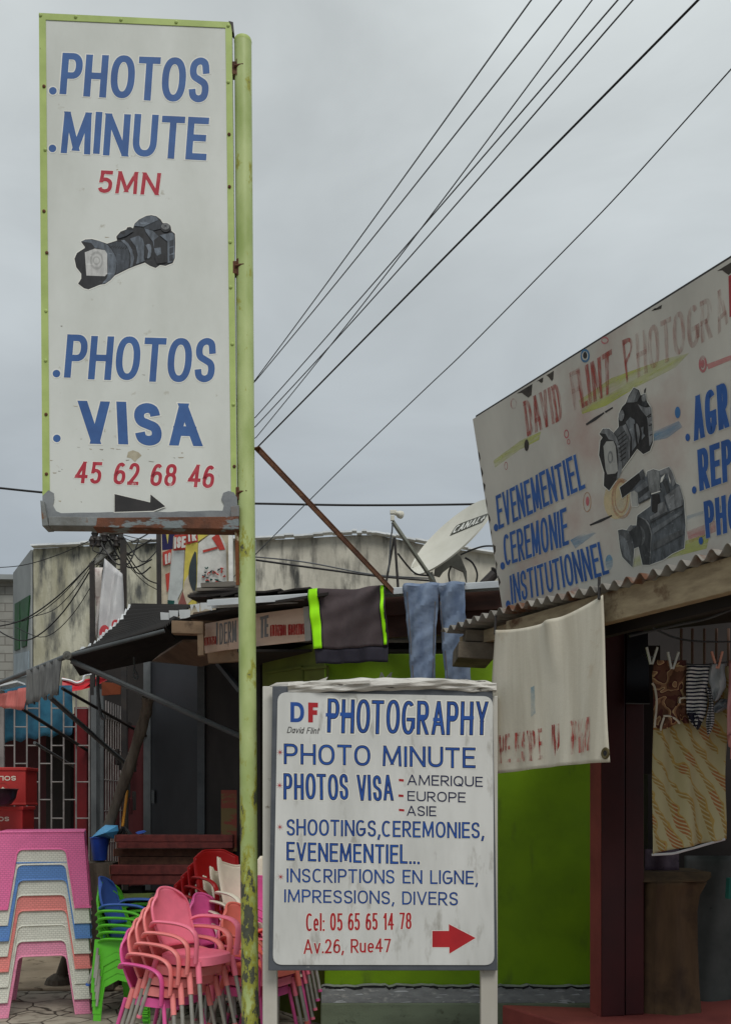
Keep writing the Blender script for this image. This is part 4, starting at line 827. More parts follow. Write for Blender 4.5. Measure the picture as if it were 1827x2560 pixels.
mb = MB(); mb.tube([P(*RD(1280, 1060), 8.6), P(*RD(1410, 930), 8.6)], .045, 12); mb.lathe([(.04, 0), (.062, .02), (.055, .03)], P(*RD(1410, 930), 8.6), 12, 0, (P(*RD(1410, 930), 8.6) - P(*RD(1280, 1060), 8.6)).to_track_quat('Z', 'Y').to_matrix())
tag(mb.build('roof_pipe', M['darkmetal'], None, loc=P(*RD(1280, 1060), 8.6)), 'dark pipe sticking up from the roof edge beside the large billboard', 'pipe')
# bundle of sheets on the roof left of the pole
mb = MB(); rr = random.Random(11)
for i in range(7):
    y = 158 - i * 18; a, b_ = RK(430 + i * 24, y + rr.uniform(-6, 6)), RK(870 + rr.uniform(0, 60), y - 12 + rr.uniform(-8, 8)); mb.bar(P(*a, 7.8 + rr.uniform(0, .1)), P(*b_, 7.75), .35, .022)
tag(mb.build('sheet_bundle', pmat('grey_plastic_sheets', (120, 114, 106), (52, 46, 44), 3, lo=.46, hi=.54, stretch=(.3, 1, 5), rough=.6), None, loc=P(*RK(560, 150), 7.8)), 'bundle of crumpled grey sheets lying on the roof left of the green pole', 'sheet bundle')
# ------------------------------------------------------------------ kiosk to the left of the green shop
M['steelblk'] = pmat('black_steel_door', (44, 46, 50), (36, 38, 42), 2, rough=.5, spec=.3)
M['greypost'] = pmat('grey_steel_post', (92, 96, 98), (74, 78, 80), 4, rough=.6)
M['blacksheet'] = pmat('black_corrugated_sheet', (24, 22, 21), (36, 33, 31), 3, rough=.7)
M['wood'] = pmat('weathered_wood_pole', (104, 96, 84), (78, 70, 60), 5, stretch=(4, 4, .5), rough=.85, bump=.3)
kiosk = thing('kiosk', 'dark kiosk with black steel door in the deep shade left of the green pole', 'kiosk', (-1.6, 9.5, 0))
W0, W1, W2_ = Vector((-.90, 8.2, 0)), Vector((-1.553, 9.24, 0)), Vector((-2.40, 10.7, 0))
u0 = (W2_ - W0).normalized()
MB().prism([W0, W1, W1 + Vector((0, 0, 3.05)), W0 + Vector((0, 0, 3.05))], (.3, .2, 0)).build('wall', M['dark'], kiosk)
dr = MB().prism([W1, W2_, W2_ + Vector((0, 0, 3.28)), W1 + Vector((0, 0, 3.03))], (.1, .05, 0)).build('door', M['steelblk'], kiosk)
MB().box((W1.x - .02, W1.y - .02, 1.52), (.07, .06, 3.04)).build('door_frame', M['greypost'], kiosk)
MB().box((W2_.x - .02, W2_.y - .02, 1.64), (.08, .06, 3.28)).build('door_frame', M['greypost'], kiosk)
kp = Plane(W0, W2_, W0 + Vector((0, 0, 1)))
a, b_ = kp.hit(*R6(1340, 140), .06), kp.hit(*R6(1478, 310), .06)
MB().bar(a, b_, .04, .04).build('stay', M['greypost'], kiosk)
a = kp.hit(*R6(945, 965), .03); MB().box(a, (.03, .05, .14)).build('handle', M['greypost'], kiosk)
# ceiling and tan boards under the roof edge
ck = lambda x, y, Y: P(*RK(x, y), Y)
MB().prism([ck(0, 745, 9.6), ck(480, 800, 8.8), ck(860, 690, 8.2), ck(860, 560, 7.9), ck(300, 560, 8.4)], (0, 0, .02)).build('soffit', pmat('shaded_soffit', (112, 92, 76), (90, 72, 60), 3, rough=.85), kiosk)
MB().prism([ck(190, 352, 7.75), ck(495, 362, 7.7), ck(495, 482, 7.7), ck(190, 474, 7.75)], (0, .1, 0)).build('beam', M['tan'], kiosk, bevel=.004)
MB().prism([ck(440, 482, 7.72), ck(496, 484, 7.7), ck(500, 685, 7.7), ck(445, 690, 7.72)], (0, .06, 0)).build('strut', M['tan'], kiosk)
MB().prism([ck(535, 660, 7.95), ck(862, 620, 7.7), ck(862, 745, 7.75), ck(545, 765, 8.0)], (0, .05, 0)).build('board', M['tan'], kiosk)
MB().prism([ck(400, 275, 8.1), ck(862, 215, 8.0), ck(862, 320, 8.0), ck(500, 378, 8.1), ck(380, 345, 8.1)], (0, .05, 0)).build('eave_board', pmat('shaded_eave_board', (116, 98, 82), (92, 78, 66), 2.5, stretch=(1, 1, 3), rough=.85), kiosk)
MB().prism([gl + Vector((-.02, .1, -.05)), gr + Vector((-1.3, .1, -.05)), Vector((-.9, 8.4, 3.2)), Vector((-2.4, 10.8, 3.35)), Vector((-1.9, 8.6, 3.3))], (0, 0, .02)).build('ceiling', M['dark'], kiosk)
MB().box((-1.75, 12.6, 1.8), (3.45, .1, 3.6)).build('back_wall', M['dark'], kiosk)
# hand painted sign board
q = [ck(492, 388, 7.86), ck(1528, 222, 7.28), ck(1536, 545, 7.28), ck(515, 670, 7.86)]
KP = Plane(q[0], q[1], q[3]); kh = lambda x, y, o=0: KP.hit(x, y, o)
t = thing('shop_sign', 'bent tan shop sign with grey letters half hidden behind the green pole', 'sign', q[3])
MB().prism([kh(*RK(*p)) for p in ((492, 388), (870, 318), (1030, 285), (1528, 222), (1536, 545), (1030, 600), (860, 622), (700, 640), (515, 670))], KP.n * -.015).build('board', pmat('pinkish_tan_board', (218, 190, 170), (200, 170, 150), 3, stretch=(.5, 1, 3), c3=(140, 112, 94), scale3=7, lo3=.62, hi3=.72, rough=.6), t)
gk = pmat('grey_sign_letter', (126, 124, 124), (108, 106, 106), 8)
write('DERM', kh, q4(RK, (655, 385), (818, 348), (820, 556), (655, 590)), [gk], t, .09)
write('TE', kh, q4(RK, (1042, 315), (1130, 300), (1125, 512), (1042, 522)), [gk], t, .14)
rk = pmat('red_sign_digits', (176, 52, 44), (160, 44, 40), 9)
write('0787675000 0504927185', kh, q4(RK, (1142, 395), (1470, 382), (1474, 488), (1142, 508)), [rk], t, .14)
write('07876758', kh, q4(RK, (505, 518), (622, 502), (626, 582), (508, 600)), [rk], t, .14)
MB().prism([kh(*RK(*p), .004) for p in ((622, 375), (636, 372), (634, 585), (624, 588))], KP.n * .002).build('divider', gk, t)
MB().prism([kh(*RK(*p), .012) for p in ((1462, 222), (1528, 214), (1538, 543), (1480, 552))], KP.n * -.03).build('end_batten', pmat('pale_grey_batten', (178, 176, 170), (140, 138, 132), 4, rough=.6), t)
# white torn flaps under the roof edge
for i, (pp, lb) in enumerate((([(82, 272), (166, 278), (166, 345), (86, 346)], 'white torn plastic flap, lowest and leftmost under the kiosk roof edge'), ([(166, 255), (254, 256), (252, 318), (212, 308), (172, 330)], 'white torn plastic flap second from the left under the kiosk roof edge'),
                            ([(260, 250), (374, 246), (370, 316), (330, 330), (272, 336)], 'largest white torn plastic flap, middle of the row under the kiosk roof edge'), ([(368, 200), (462, 188), (458, 270), (446, 270), (410, 196), (384, 262)], 'notched white torn plastic flap under the kiosk roof edge'), ([(466, 182), (582, 178), (584, 256), (520, 240), (478, 262)], 'white torn plastic flap rightmost, beside the gutter end'))):
    mb = MB(); mb.prism([ck(x, y, 7.55 - .01 * i) for x, y in pp], (0, .004, 0)); tag(mb.build('plastic_flap', M['coping'], None, loc=ck(*pp[0], 7.55)), lb, 'plastic flap', 'torn plastic flaps under the roof edge')
# ------------------------------------------------------------------ awning of black sheet with pipe frame
aw = thing('awning', 'black corrugated sheet awning with jagged edge on pipe arms over the stall', 'awning', P(169, 1640, 7.9))
c3 = lambda x, y, Y: P(*R3(x, y), Y)
A_, E_, C_, B_, J_ = P(169, 1640, 7.9), P(412, 1568, 7.95), P(478, 1514, 8.55), P(329, 1511, 8.6), P(236, 1612, 8.15)
nn_ = 40
edge = smoothpts([A_, J_, P(262, 1586, 8.3), P(300, 1553, 8.45), B_], 8)
def shf(u, v):
    # u along the jagged edge from the low corner to the top, v across to the kiosk side
    k = u * (len(edge) - 1); i = min(int(k), len(edge) - 2); p = edge[i].lerp(edge[i + 1], k - i); qv = E_.lerp(C_, u)
    return p.lerp(qv, v) + Vector((0, 0, .014 * math.sin(u * 95)))
mb = MB(); mb.grid(shf, 120, 6); mb.build('sheet', M['blacksheet'], aw, solid=.004)
mb = MB(); rr = random.Random(8); up_, dn_ = [], []
for i in range(61):
    p = shf(.1 + i / 60 * .88, 0); up_.append(p + Vector((-.006, -.012, .012))); dn_.append(p + Vector((rr.uniform(0, .02), -.012, -rr.uniform(.0, .035) if i % 2 else .006)))
for i in range(60): mb.poly([up_[i], up_[i + 1], dn_[i + 1], dn_[i]])
mb.build('torn_edge', M['coping'], aw)
MB().prism([A_, E_, E_ + Vector((0, .5, -.02)), ck(0, 745, 9.4), P(200, 1690, 9.2)], (0, 0, .01)).build('sheet', M['blacksheet'], aw)
oP0, oP1 = A_ + Vector((0, 0, 0)), P(-60, 1731, 10.5)
MB().tube([oP0, oP1], .022, 10).build('front_pipe', M['greypost'], aw, smooth=True)
MB().tube([A_, E_ + Vector((0, 0, -.03))], .018, 10).build('side_pipe', M['greypost'], aw, smooth=True)
MB().lathe([(.0, -.02), (.034, -.02), (.036, .02), (.015, .025), (.015, .035)], A_ + Vector((.01, -.02, 0)), 14, 0, Matrix.Rotation(R(90), 3, 'X')).build('pipe_end', M['polec'], aw)
for (a, b_, Y0, Y1_, rad, mt_) in (((440, 128), (1478, 592), 7.95, 8.35, .024, 'greypost'), ((310, 352), (780, 765), 8.6, 10.6, .024, 'greypost'), ((385, 298), (910, 595), 8.9, 10.7, .016, 'darkmetal'), ((140, 425), (540, 680), 9.2, 10.9, .018, 'darkmetal'), ((215, 632), (462, 782), 9.5, 11.2, .016, 'greypost')):
    MB().tube([P(*R6(*a), Y0), P(*R6(*b_), Y1_)], rad, 8).build('arm', M[mt_], aw, smooth=True)
def valance(name, pts_top, pts_bot, mat, label, nteeth):
    """ragged cloth strip hanging from the awning's front pipe"""
    mb = MB(); rr = random.Random(len(label)); n = nteeth * 4
    tp = [pts_top[0].lerp(pts_top[1], i / n) for i in range(n + 1)]; bt = [pts_bot[0].lerp(pts_bot[1], i / n) for i in range(n + 1)]
    vs = []; fs = []
    for i in range(n + 1):
        k = (i % 4); j = (rr.uniform(.02, .12) if k == 2 else (rr.uniform(-.03, .03)))
        for v in range(6):
            f_ = v / 5; e = tp[i].lerp(bt[i], f_ * (1 - j if v == 5 else 1)) + Vector((.02 * math.sin(i * .9), -.03 * math.sin(i * .55 + f_ * 2) * f_, 0)); vs.append(e)
    for i in range(n):
        for v in range(5): fs.append((i * 6 + v, (i + 1) * 6 + v, (i + 1) * 6 + v + 1, i * 6 + v + 1))
    mb.add(vs, fs); return tag(mb.build(name, mat, None, smooth=True, solid=.003, loc=pts_top[0]), label, 'valance', 'ragged cloth valances on the awning')
fp = lambda u: oP0.lerp(oP1, u)
def pipe_at(x):
    lo_, hi_ = 0, 1
    for _ in range(30):
        m_ = (lo_ + hi_) / 2; p = fp(m_)
        if CX + p.x / p.y * FL > x: lo_ = m_
        else: hi_ = m_
    return fp((lo_ + hi_) / 2)
p1, p2, p3 = pipe_at(157), pipe_at(70), pipe_at(-50)
valance('awning_valance', (p1 + Vector((0, -.03, .0)), p2 + Vector((0, -.03, 0))), (P(*R6(360, 335), p1.y - .06), P(*R6(168, 405), p2.y - .06)), pmat('ragged_grey_cloth', (112, 112, 110), (90, 90, 90), 8, stretch=(5, 1, .6), rough=.95), 'ragged grey cloth valance hanging from the awning pipe', 9)
p2b = pipe_at(76)
valance('awning_valance', (P(*R6(182, 285), p2b.y - .05), P(*R6(-60, 350), p3.y - .05)), (P(*R6(152, 432), p2b.y - .08), P(*R6(-60, 408), p3.y - .08)), pmat('faded_red_cloth', (206, 116, 108), (190, 98, 92), 8, stretch=(5, 1, .6), rough=.95), 'faded salmon red cloth valance at the left edge of the awning', 7)
mb = MB(); mb.bar(P(-20, 1724, 10.6), P(54, 1707, 10.6), .25, .02); tag(mb.build('roof_sheet', M['coping'], None, loc=P(0, 1724, 10.6)), 'bright metal roof edge above the salmon red valance', 'roof sheet')
MB().tube(smoothpts([P(*R6(605, 215), 8.9), P(*R6(603, 300), 8.9), P(*R6(610, 380), 8.9), P(*R6(625, 470), 8.9), P(*R6(650, 485), 8.9)], 5), .016, 8).build('hook', M['greypost'], aw, smooth=True)
MB().tube(smoothpts([P(*R6(826, 105), 8.4), P(*R6(828, 190), 8.4), P(*R6(822, 220), 8.4), P(*R6(836, 244), 8.4), P(*R6(848, 225), 8.4), P(*R6(834, 190), 8.4)], 5), .009, 8).build('hook', M['greypost'], aw, smooth=True)
# ------------------------------------------------------------------ maroon stall with grilles
M['maroon'] = pmat('maroon_paint', (72, 22, 26), (56, 16, 20), 2.5, rough=.6)
M['redpost'] = pmat('red_post_paint', (112, 20, 26), (90, 16, 20), 3, rough=.5)
M['grille'] = pmat('pale_grey_bar', (140, 134, 132), (112, 108, 106), 6, rough=.5)
st = thing('stall', 'dark maroon stall behind a grey metal grille at the left edge', 'stall', (-3.4, 10, 0))
MB().box((-5.2, 12.3, 1.35), (5.4, .1, 2.7)).build('back_wall', M['maroon'], st)
MB().box((-4.6, 11.7, 2.72), (3.2, 1.3, .04)).build('roof', M['dark'], st)
MB().box((P(206, 1900, 10.95).x, 10.95, 1.4), (.14, .12, 2.8)).build('post', M['redpost'], st)
MB().box((P(150, 1900, 11.8).x, 11.8, 1.4), (.3, .1, 2.8)).build('post', M['dark'], st)
gx = lambda x: P(x, 1900, 10.6).x
mb = MB(); zs0, zs1 = 1.55, 2.95
bars = [gx(x / 4.511) for x in (22, 168, 308, 448, 585, 722, 862, 1010)]
for i, x in enumerate(bars):
    mb.tube([(x, 10.6, .03), (x + .0, 10.6, 2.95)], .009 if i else .035, 6)
gy = lambda y: P(0, 1680 + y / 4.511, 10.6).z
for i in range(-1, len(bars) - 1):
    xa = bars[i] if i >= 0 else bars[0] - .16
    ys = (830, 1040, 1240, 1445, 1655) if 1 else ()
    for k, y in enumerate((410, 620, 830, 1033, 1240, 1440, 1650, 1860, 2070, 2280)):
        if (k + i) % 2 == 0: mb.tube([(xa, 10.6, gy(y)), (bars[i + 1], 10.6, gy(y))], .008, 6)
mb.build('grille', M['grille'], st)
MB().box((bars[-1] + .05, 10.62, 1.4), (.06, .06, 3.0)).build('grille_post', M['greypost'], st)
mb = MB(); x0 = bars[-1] + .05
for k in range(13): mb.tube([(x0 - .01, 10.8 + k * .11, .03), (x0 - .01, 10.8 + k * .11, 2.9)], .008, 6)
for z in (.9, 1.25, 1.62, 1.98, 2.35, 2.7): mb.tube([(x0 - .01, 10.7, z), (x0 - .01, 12.2, z)], .007, 6)
mb.build('side_grille', M['grille'], st)
for y in (10.72, 10.9): MB().box((x0, y, 1.5), (.05, .05, 3.0)).build('grille_post', M['greypost'], st)
MB().box((x0 + .25, 12.2, 1.5), (.1, .1, 3.0)).build('grille_post', M['greypost'], st)
rrx = random.Random(6)
for i in range(9):
    c_ = Vector((x0 + rrx.uniform(.08, .16), 11.0 + i * .13, rrx.uniform(1.5, 2.4))); h_ = rrx.uniform(.12, .26)
    o = MB().prism([c_ + Vector((0, -.05, h_ / 2)), c_ + Vector((0, .05, h_ / 2)), c_ + Vector((0, .06, -h_ / 2)), c_ + Vector((0, -.06, -h_ / 2))], (.03, 0, 0)).build('hanging_packet', M['maroon'] if i % 2 else M['dark'], None, bevel=.01, loc=c_); tag(o, 'small dark packet hanging behind the side grille of the stall', 'packet', 'packets behind the side grille')
# scalloped blue tarpaulin behind the bars
mb = MB(); a, b_ = P(-20, 1740, 10.8), P(182, 1735, 10.8); zb_ = P(0, 1866, 10.8).z
def tf(u, v):
    x = a.x + (b_.x - a.x) * u; z0 = a.z + .12; bt = zb_ + .035 * abs(math.sin(u * math.pi * 5 + .6)) + .12 * u
    return Vector((x, 10.82 + .03 * math.sin(u * 11 + v * 4) - .05 * v, z0 + (bt - z0) * v))
mb.grid(tf, 60, 10)
tag(mb.build('tarpaulin', pmat('blue_tarpaulin', (40, 96, 120), (28, 72, 96), 4, lo=.42, hi=.6, rough=.5, bump=.2, bscale=12), None, smooth=True, solid=.003, loc=a), 'blue tarpaulin with scalloped lower edge behind the grille bars', 'tarpaulin')
rg = lambda x, y, Y: P(*RG(x, y), Y)
ra = thing('red_awning', 'bright red sheet awning glimpsed behind the grey valance', 'awning', rg(720, 150, 10.9))
MB().prism([rg(705, 80, 10.9), rg(860, 120, 10.95), rg(1100, 70, 11.1), rg(1240, 80, 11.4), rg(1100, 150, 11.1), rg(930, 200, 10.9), rg(800, 222, 10.85), rg(705, 190, 10.85)], (0, .02, .02)).build('sheet', pmat('bright_red_plastic', (190, 20, 34), (160, 14, 28), 4, rough=.4, trans=.0), ra)
MB().tube(smoothpts([rg(700, 78, 10.88), rg(800, 98, 10.9), rg(870, 122, 10.92), rg(940, 95, 10.95), rg(960, 40, 10.95), rg(1060, 22, 11.0)], 4), .014, 6).build('edge', M['coping'], ra)
mb = MB(); mb.prism([rg(1150, 110, 10.0), rg(1365, 130, 10.2), rg(1360, 250, 10.2), rg(1150, 265, 10.0)], (0, .03, 0))
tag(mb.build('orange_cloth', pmat('dull_orange_cloth', (132, 70, 44), (110, 56, 36), 4), None, loc=rg(1150, 110, 10.0)), 'dull orange cloth panel under the awning beside the red sheet', 'cloth')
# leaning wooden prop pole
pts = [P(*R6(912, 350), 8.75), P(*R6(903, 430), 8.8), P(*R6(878, 520), 8.82), P(*R6(800, 770), 8.86), P(*R6(640, 1235), 8.92), P(150, 2440, 8.93)]
pts[-1].z = .05
t = thing('prop_pole', 'grey wooden prop pole leaning from the pavement up under the awning', 'pole', pts[-1])
MB().tube(smoothpts(pts, 5), [.052 + .005 * math.sin(i * 1.3) for i in range(26)], 12).build('shaft', M['wood'], t, smooth=True)
MB().lathe([(.1, -.022), (.14, -.018), (.12, .03), (.06, .07)], pts[-1], 14).build('foot', M['wood'], t)
# ------------------------------------------------------------------ right hand shop: billboard, awning, pillar, washing
M['board'] = pmat('faded_billboard_paint', (200, 197, 188), (180, 177, 169), 1.5, lo=.4, hi=.68, stretch=(1.5, 1.5, .5), c3=(172, 146, 138), scale3=1.3, lo3=.52, hi3=.75, rough=.7, bump=.03, bscale=25)
d_ = Vector((.4655, -.885, 0)); nO = Vector((-.885, -.465, 0))       # along the front (towards the street), and outwards
T0 = P(1181, 1048, 6.35); Bq = P(1252, 1500, 6.45)
BB = Plane(T0, Bq, T0 + d_); hb = lambda x, y, o=0: BB.hit(x, y, o); h5 = lambda x, y, o=0: BB.hit(*R5(x, y), o)
t = thing('billboard', 'large faded billboard with two painted cameras above the corrugated awning', 'billboard', Bq)
bl2 = T0 + (Bq - T0) * 1.3; tr2 = hb(1827, 645) + d_ * .7; br2 = bl2 + d_ * ((tr2 - T0).length)
MB().prism([T0, tr2, br2, bl2], BB.n * -.02).build('panel', M['board'], t)
mb = MB(); bk = BB.n * -.045
mb.bar(T0 + bk, tr2 + bk, .04, .04); mb.bar(T0 + bk, bl2 + bk, .04, .04)
for k in (.3, .6, .9): mb.bar(T0.lerp(tr2, k) + bk, bl2.lerp(br2, k) + bk, .04, .04)
mb.build('back_frame', M['darkmetal'], t)
M['dkedge'] = pmat('bare_dark_board', (58, 54, 50), (80, 74, 68), 9, rough=.8)
top5 = lambda x: 1045 - (x - 125) * .612
for cx_, wd, dp in ((440, 60, 62), (520, 26, 26), (580, 28, 52), (1600, 60, 60), (1200, 40, 14)):
    y0 = top5(cx_); pts = [(cx_ - wd, top5(cx_ - wd) + 1), (cx_ + wd * .5, top5(cx_ + wd * .5) + 1), (cx_ + wd * .42, y0 + dp * .75), (cx_ + wd * .12, y0 + dp), (cx_ - wd * .18, y0 + dp * .8), (cx_ - wd * .5, y0 + dp * .55)]
    draw(h5, [(0, pts)], [M['dkedge']], t, 'bare_patch', lift=.0015)
rr = random.Random(21)
for i in range(9):
    y = 1250 + i * 90; x = 125 + (y - 1045) * .158
    draw(h5, [(0, [(x - 1, y - 25), (x + rr.uniform(5, 14), y - rr.uniform(0, 20)), (x + rr.uniform(4, 16), y + 15), (x + 6, y + 35)])], [M['dkedge']], t, 'bare_patch', lift=.0015)
def fadep(n, c, a, sc=6, st=(1, 1, 1), lo=.35, hi=.6): return pmat('faded_' + n, c, tuple(x * .92 for x in c), 8, rough=.75, alpha=(a, lo, hi, sc, st))
ylw = fadep('yellow_wash', (196, 204, 96), .62, 3, (.5, .5, 4)); blw = fadep('blue_wash', (96, 152, 190), .6, 4, (.5, .5, 4)); pkw = fadep('pink_wash', (210, 128, 128), .55, 4, (.5, .5, 3))
crm = fadep('cream_wash', (226, 206, 160), .8, 3, lo=.2, hi=.5)
sw = [(ylw, [(245, 1280), (400, 1165), (520, 1110), (510, 1160), (400, 1215), (255, 1320)]), (ylw, [(740, 930), (930, 800), (1240, 690), (1380, 655), (1300, 740), (1080, 850), (900, 960), (760, 1010)]), (blw, [(1175, 1110), (1320, 1050), (1340, 1085), (1250, 1150), (1175, 1165)]),
      (blw, [(1365, 1600), (1624, 1520), (1624, 1560), (1365, 1650)]), (pkw, [(1365, 1690), (1600, 1600), (1600, 1660), (1380, 1760)]), (blw, [(690, 1740), (800, 1680), (840, 1700), (720, 1790)]), (ylw, [(1020, 1850), (1500, 1700), (1480, 1790), (1050, 1900)]), (pkw, [(1480, 720), (1640, 660), (1640, 690), (1490, 750)]), (pkw, [(690, 2010), (735, 1985), (745, 2040), (690, 2060)])]
sw.append((crm, ell(960, 1500, 75, 120, 20, .1)))
for k, (m_, p) in enumerate(sw): draw(h5, [(0, p)], [m_], t, 'paint_wash', lift=.0004 + .0001 * k)
def ring(cx, cy, rx, ry, th_, m_, lift=.0016):
    o = ell(cx, cy, rx, ry, 24); i_ = ell(cx, cy, rx - th_, ry - th_ * 1.6, 24); mb = MB()
    mb.add([h5(*p, lift) for p in o + i_], [(k, (k + 1) % 24, (k + 1) % 24 + 24, k + 24) for k in range(24)]); mb.build('paint_ring', m_, t)
pk = fadep('pink_ring', (196, 110, 116), .85, 9); gl_ = fadep('tan_ring', (190, 150, 120), .7, 9)
ring(362, 950, 18, 32, 5, pk); ring(668, 1125, 14, 26, 5, pk); ring(680, 1170, 9, 16, 3, pk); ring(890, 582, 22, 22, 6, pk); ring(1458, 720, 24, 50, 11, pk); ring(990, 1500, 62, 118, 12, gl_); ring(985, 1490, 40, 95, 7, gl_); ring(788, 1520, 24, 60, 5, gl_); ring(318, 1310, 10, 24, 3, pk)
ring(776, 672, 27, 40, 10, fadep('blue_ring', (70, 124, 168), .9, 9)); ring(776, 672, 17, 28, 4, M['halo'])
draw(h5, [(0, ell(776, 668, 12, 20, 14))], [M['black']], t, 'paint_dot', lift=.0019)
draw(h5, [(0, ell(1312, 1000, 16, 34, 16))], [fadep('blue_dot', (66, 116, 168), .95, 9, lo=.2, hi=.4)], t, 'paint_dot', lift=.0019)
draw(h5, [(0, ell(790, 1515, 10, 28, 14))], [pk], t, 'paint_dot', lift=.0019); draw(h5, [(0, ell(1457, 718, 12, 26, 14))], [pk], t, 'paint_dot', lift=.0019)
draw(h5, [(0, ell(915, 1870, 22, 46, 16))], [blw], t, 'paint_dot', lift=.0019); draw(h5, [(0, ell(437, 1190, 13, 34, 14))], [M['dkedge']], t, 'hole', lift=.0019)
for a in ([(780, 1066), (830, 1030), (885, 998), (888, 1006), (835, 1048), (784, 1076)], [(890, 994), (935, 968), (938, 976), (895, 1004)], [(803, 1650), (860, 1622), (930, 1594), (934, 1602), (870, 1636), (806, 1658)], [(1118, 870), (1130, 855), (1124, 900), (1118, 905)]):
    draw(h5, [(0, a)], [M['black']], t, 'brush_stroke', lift=.0016)
redA = fadep('red_lettering', (172, 84, 76), .75, 5, (9, 9, .7), .3, .62); redB = fadep('worn_red_lettering', (176, 120, 110), .5, 5, (9, 9, .8), .36, .72); redC = pmat('fresh_red_lettering', (172, 66, 70), (160, 56, 62), 9, rough=.6, alpha=(.95, .2, .4, 6, (6, 6, .8)))
hb5 = h5
for wd_, q, m_, wt in (('DAVID', ((414, 938), (620, 822), (648, 1036), (440, 1140)), redA, .125), ('F', ((682, 770), (740, 740), (760, 965), (712, 990)), redB, .12), ('LINT', ((722, 760), (930, 632), (930, 885), (756, 975)), redA, .125), ('P', ((990, 582), (1050, 556), (1052, 690), (1018, 838)), redA, .13),
                       ('HOTOGR', ((1068, 545), (1510, 320), (1516, 560), (1080, 800)), redB, .12), ('A', ((1520, 310), (1585, 265), (1610, 470), (1545, 550)), redB, .12), ('PHY', ((1606, 212), (1930, 32), (1945, 330), (1612, 450)), redC, .16)):
    write(wd_, h5, q, [m_], t, wt, 0, lift=.0022)
M['billblue'] = pmat('billboard_blue_paint', (48, 92, 160), (42, 80, 142), 9, rough=.6)
wb = [fadep('white_outline', (206, 204, 196), .8, 9, lo=.1, hi=.3), M['billblue']]
def wB(body, q, wt=.15): return write(body, h5, q, wb, t, wt, .02, lift=.0022)
wB('EVENEMENTIEL', ((258, 1482), (742, 1232), (778, 1440), (276, 1676)), .11)
wB('CEREMONIE', ((297, 1716), (668, 1550), (685, 1766), (312, 1893)), .11)
wB('INSTITUTIONNEL', ((338, 1945), (884, 1742), (918, 1935), (350, 2112)), .11)
wB('AGRA', ((1395, 912), (1672, 790), (1690, 1056), (1405, 1165)), .15)
wB('REP', ((1424, 1222), (1625, 1148), (1634, 1390), (1438, 1462)), .15)
wB('PHO', ((1460, 1522), (1665, 1456), (1672, 1680), (1476, 1735)), .15)
for x, y in ((260, 1668), (298, 1890), (330, 2112), (1370, 1145), (1408, 1450), (1447, 1745)): draw(h5, [(0, ell(x, y, 13, 22, 14))], [M['billblue']], t, 'bullet', lift=.003)
G2 = [M['halo'], g_('camera_black', (44, 42, 42)), g_('camera_grey', (132, 134, 136)), g_('camera_white', (168, 168, 164)), g_('barrel_grey', (96, 98, 100)), g_('mid_grey', (118, 122, 126)), g_('pale_grey', (136, 138, 138)), g_('deep_grey', (66, 68, 70)), g_('slate_grey', (98, 103, 108))]
sil = [(170, 660), (210, 600), (280, 600), (330, 650), (390, 580), (385, 480), (400, 410), (430, 350), (470, 310), (500, 230), (560, 130), (620, 160), (640, 220), (690, 200), (710, 290), (760, 370), (780, 750), (745, 850), (670, 890), (600, 830), (520, 940), (430, 1060), (360, 1190), (280, 1305), (220, 1250), (225, 1100), (165, 900), (180, 740), (205, 700)]
L1 = [(0, grow(sil, 9)), (1, sil), (2, sm2([(180, 650), (220, 600), (290, 610), (360, 690), (410, 830), (425, 1000), (420, 1100), (360, 1195), (385, 1060), (380, 850), (340, 740), (275, 720), (240, 660)], 2)), (3, [(215, 800), (250, 745), (330, 740), (355, 800), (380, 1080), (350, 1110), (260, 1120), (240, 1060)]), (6, ell(295, 925, 30, 72)), (3, ell(293, 925, 17, 48)),
      (4, [(335, 640), (410, 570), (480, 560), (530, 700), (510, 940), (430, 1050), (420, 850), (380, 710)])]
for k in range(7): L1.append((1, [(372 + k * 6, 690 + k * 45), (480 - k * 2, 600 + k * 52), (484 - k * 2, 612 + k * 52), (376 + k * 6, 702 + k * 45)]))
L1 += [(5, [(470, 525), (520, 465), (570, 500), (590, 620), (590, 790), (540, 860), (540, 700)]), (2, [(430, 570), (470, 545), (520, 690), (515, 930), (502, 945), (500, 700)]), (1, [(560, 545), (580, 540), (600, 780), (590, 790)]), (2, sm2([(585, 545), (610, 560), (630, 660), (610, 770), (595, 650)], 2)), (2, [(490, 262), (560, 138), (612, 165), (560, 300), (480, 302)]), (4, [(562, 300), (615, 168), (635, 225), (600, 290)]), (6, ell(675, 250, 26, 46)), (7, ell(682, 318, 34, 30)),
       (2, [(605, 320), (640, 340), (700, 360), (755, 350), (762, 420), (705, 462), (640, 380)]), (2, [(712, 470), (765, 440), (775, 740), (740, 800)]), (1, [(722, 465), (760, 450), (762, 462), (722, 480)]), (1, [(730, 560), (768, 545), (768, 560), (730, 574)]), (1, [(740, 670), (772, 655), (772, 668), (742, 684)]), (5, [(640, 590), (672, 575), (668, 650), (690, 680), (650, 730), (655, 650)]), (2, sm2([(390, 430), (430, 385), (455, 440), (430, 510), (395, 500)], 2))]
draw(lambda x, y, o=0: BB.hit(*RV(x, y), o), L1, G2, t, 'painted_camera', lift=.0026, step=.00012)
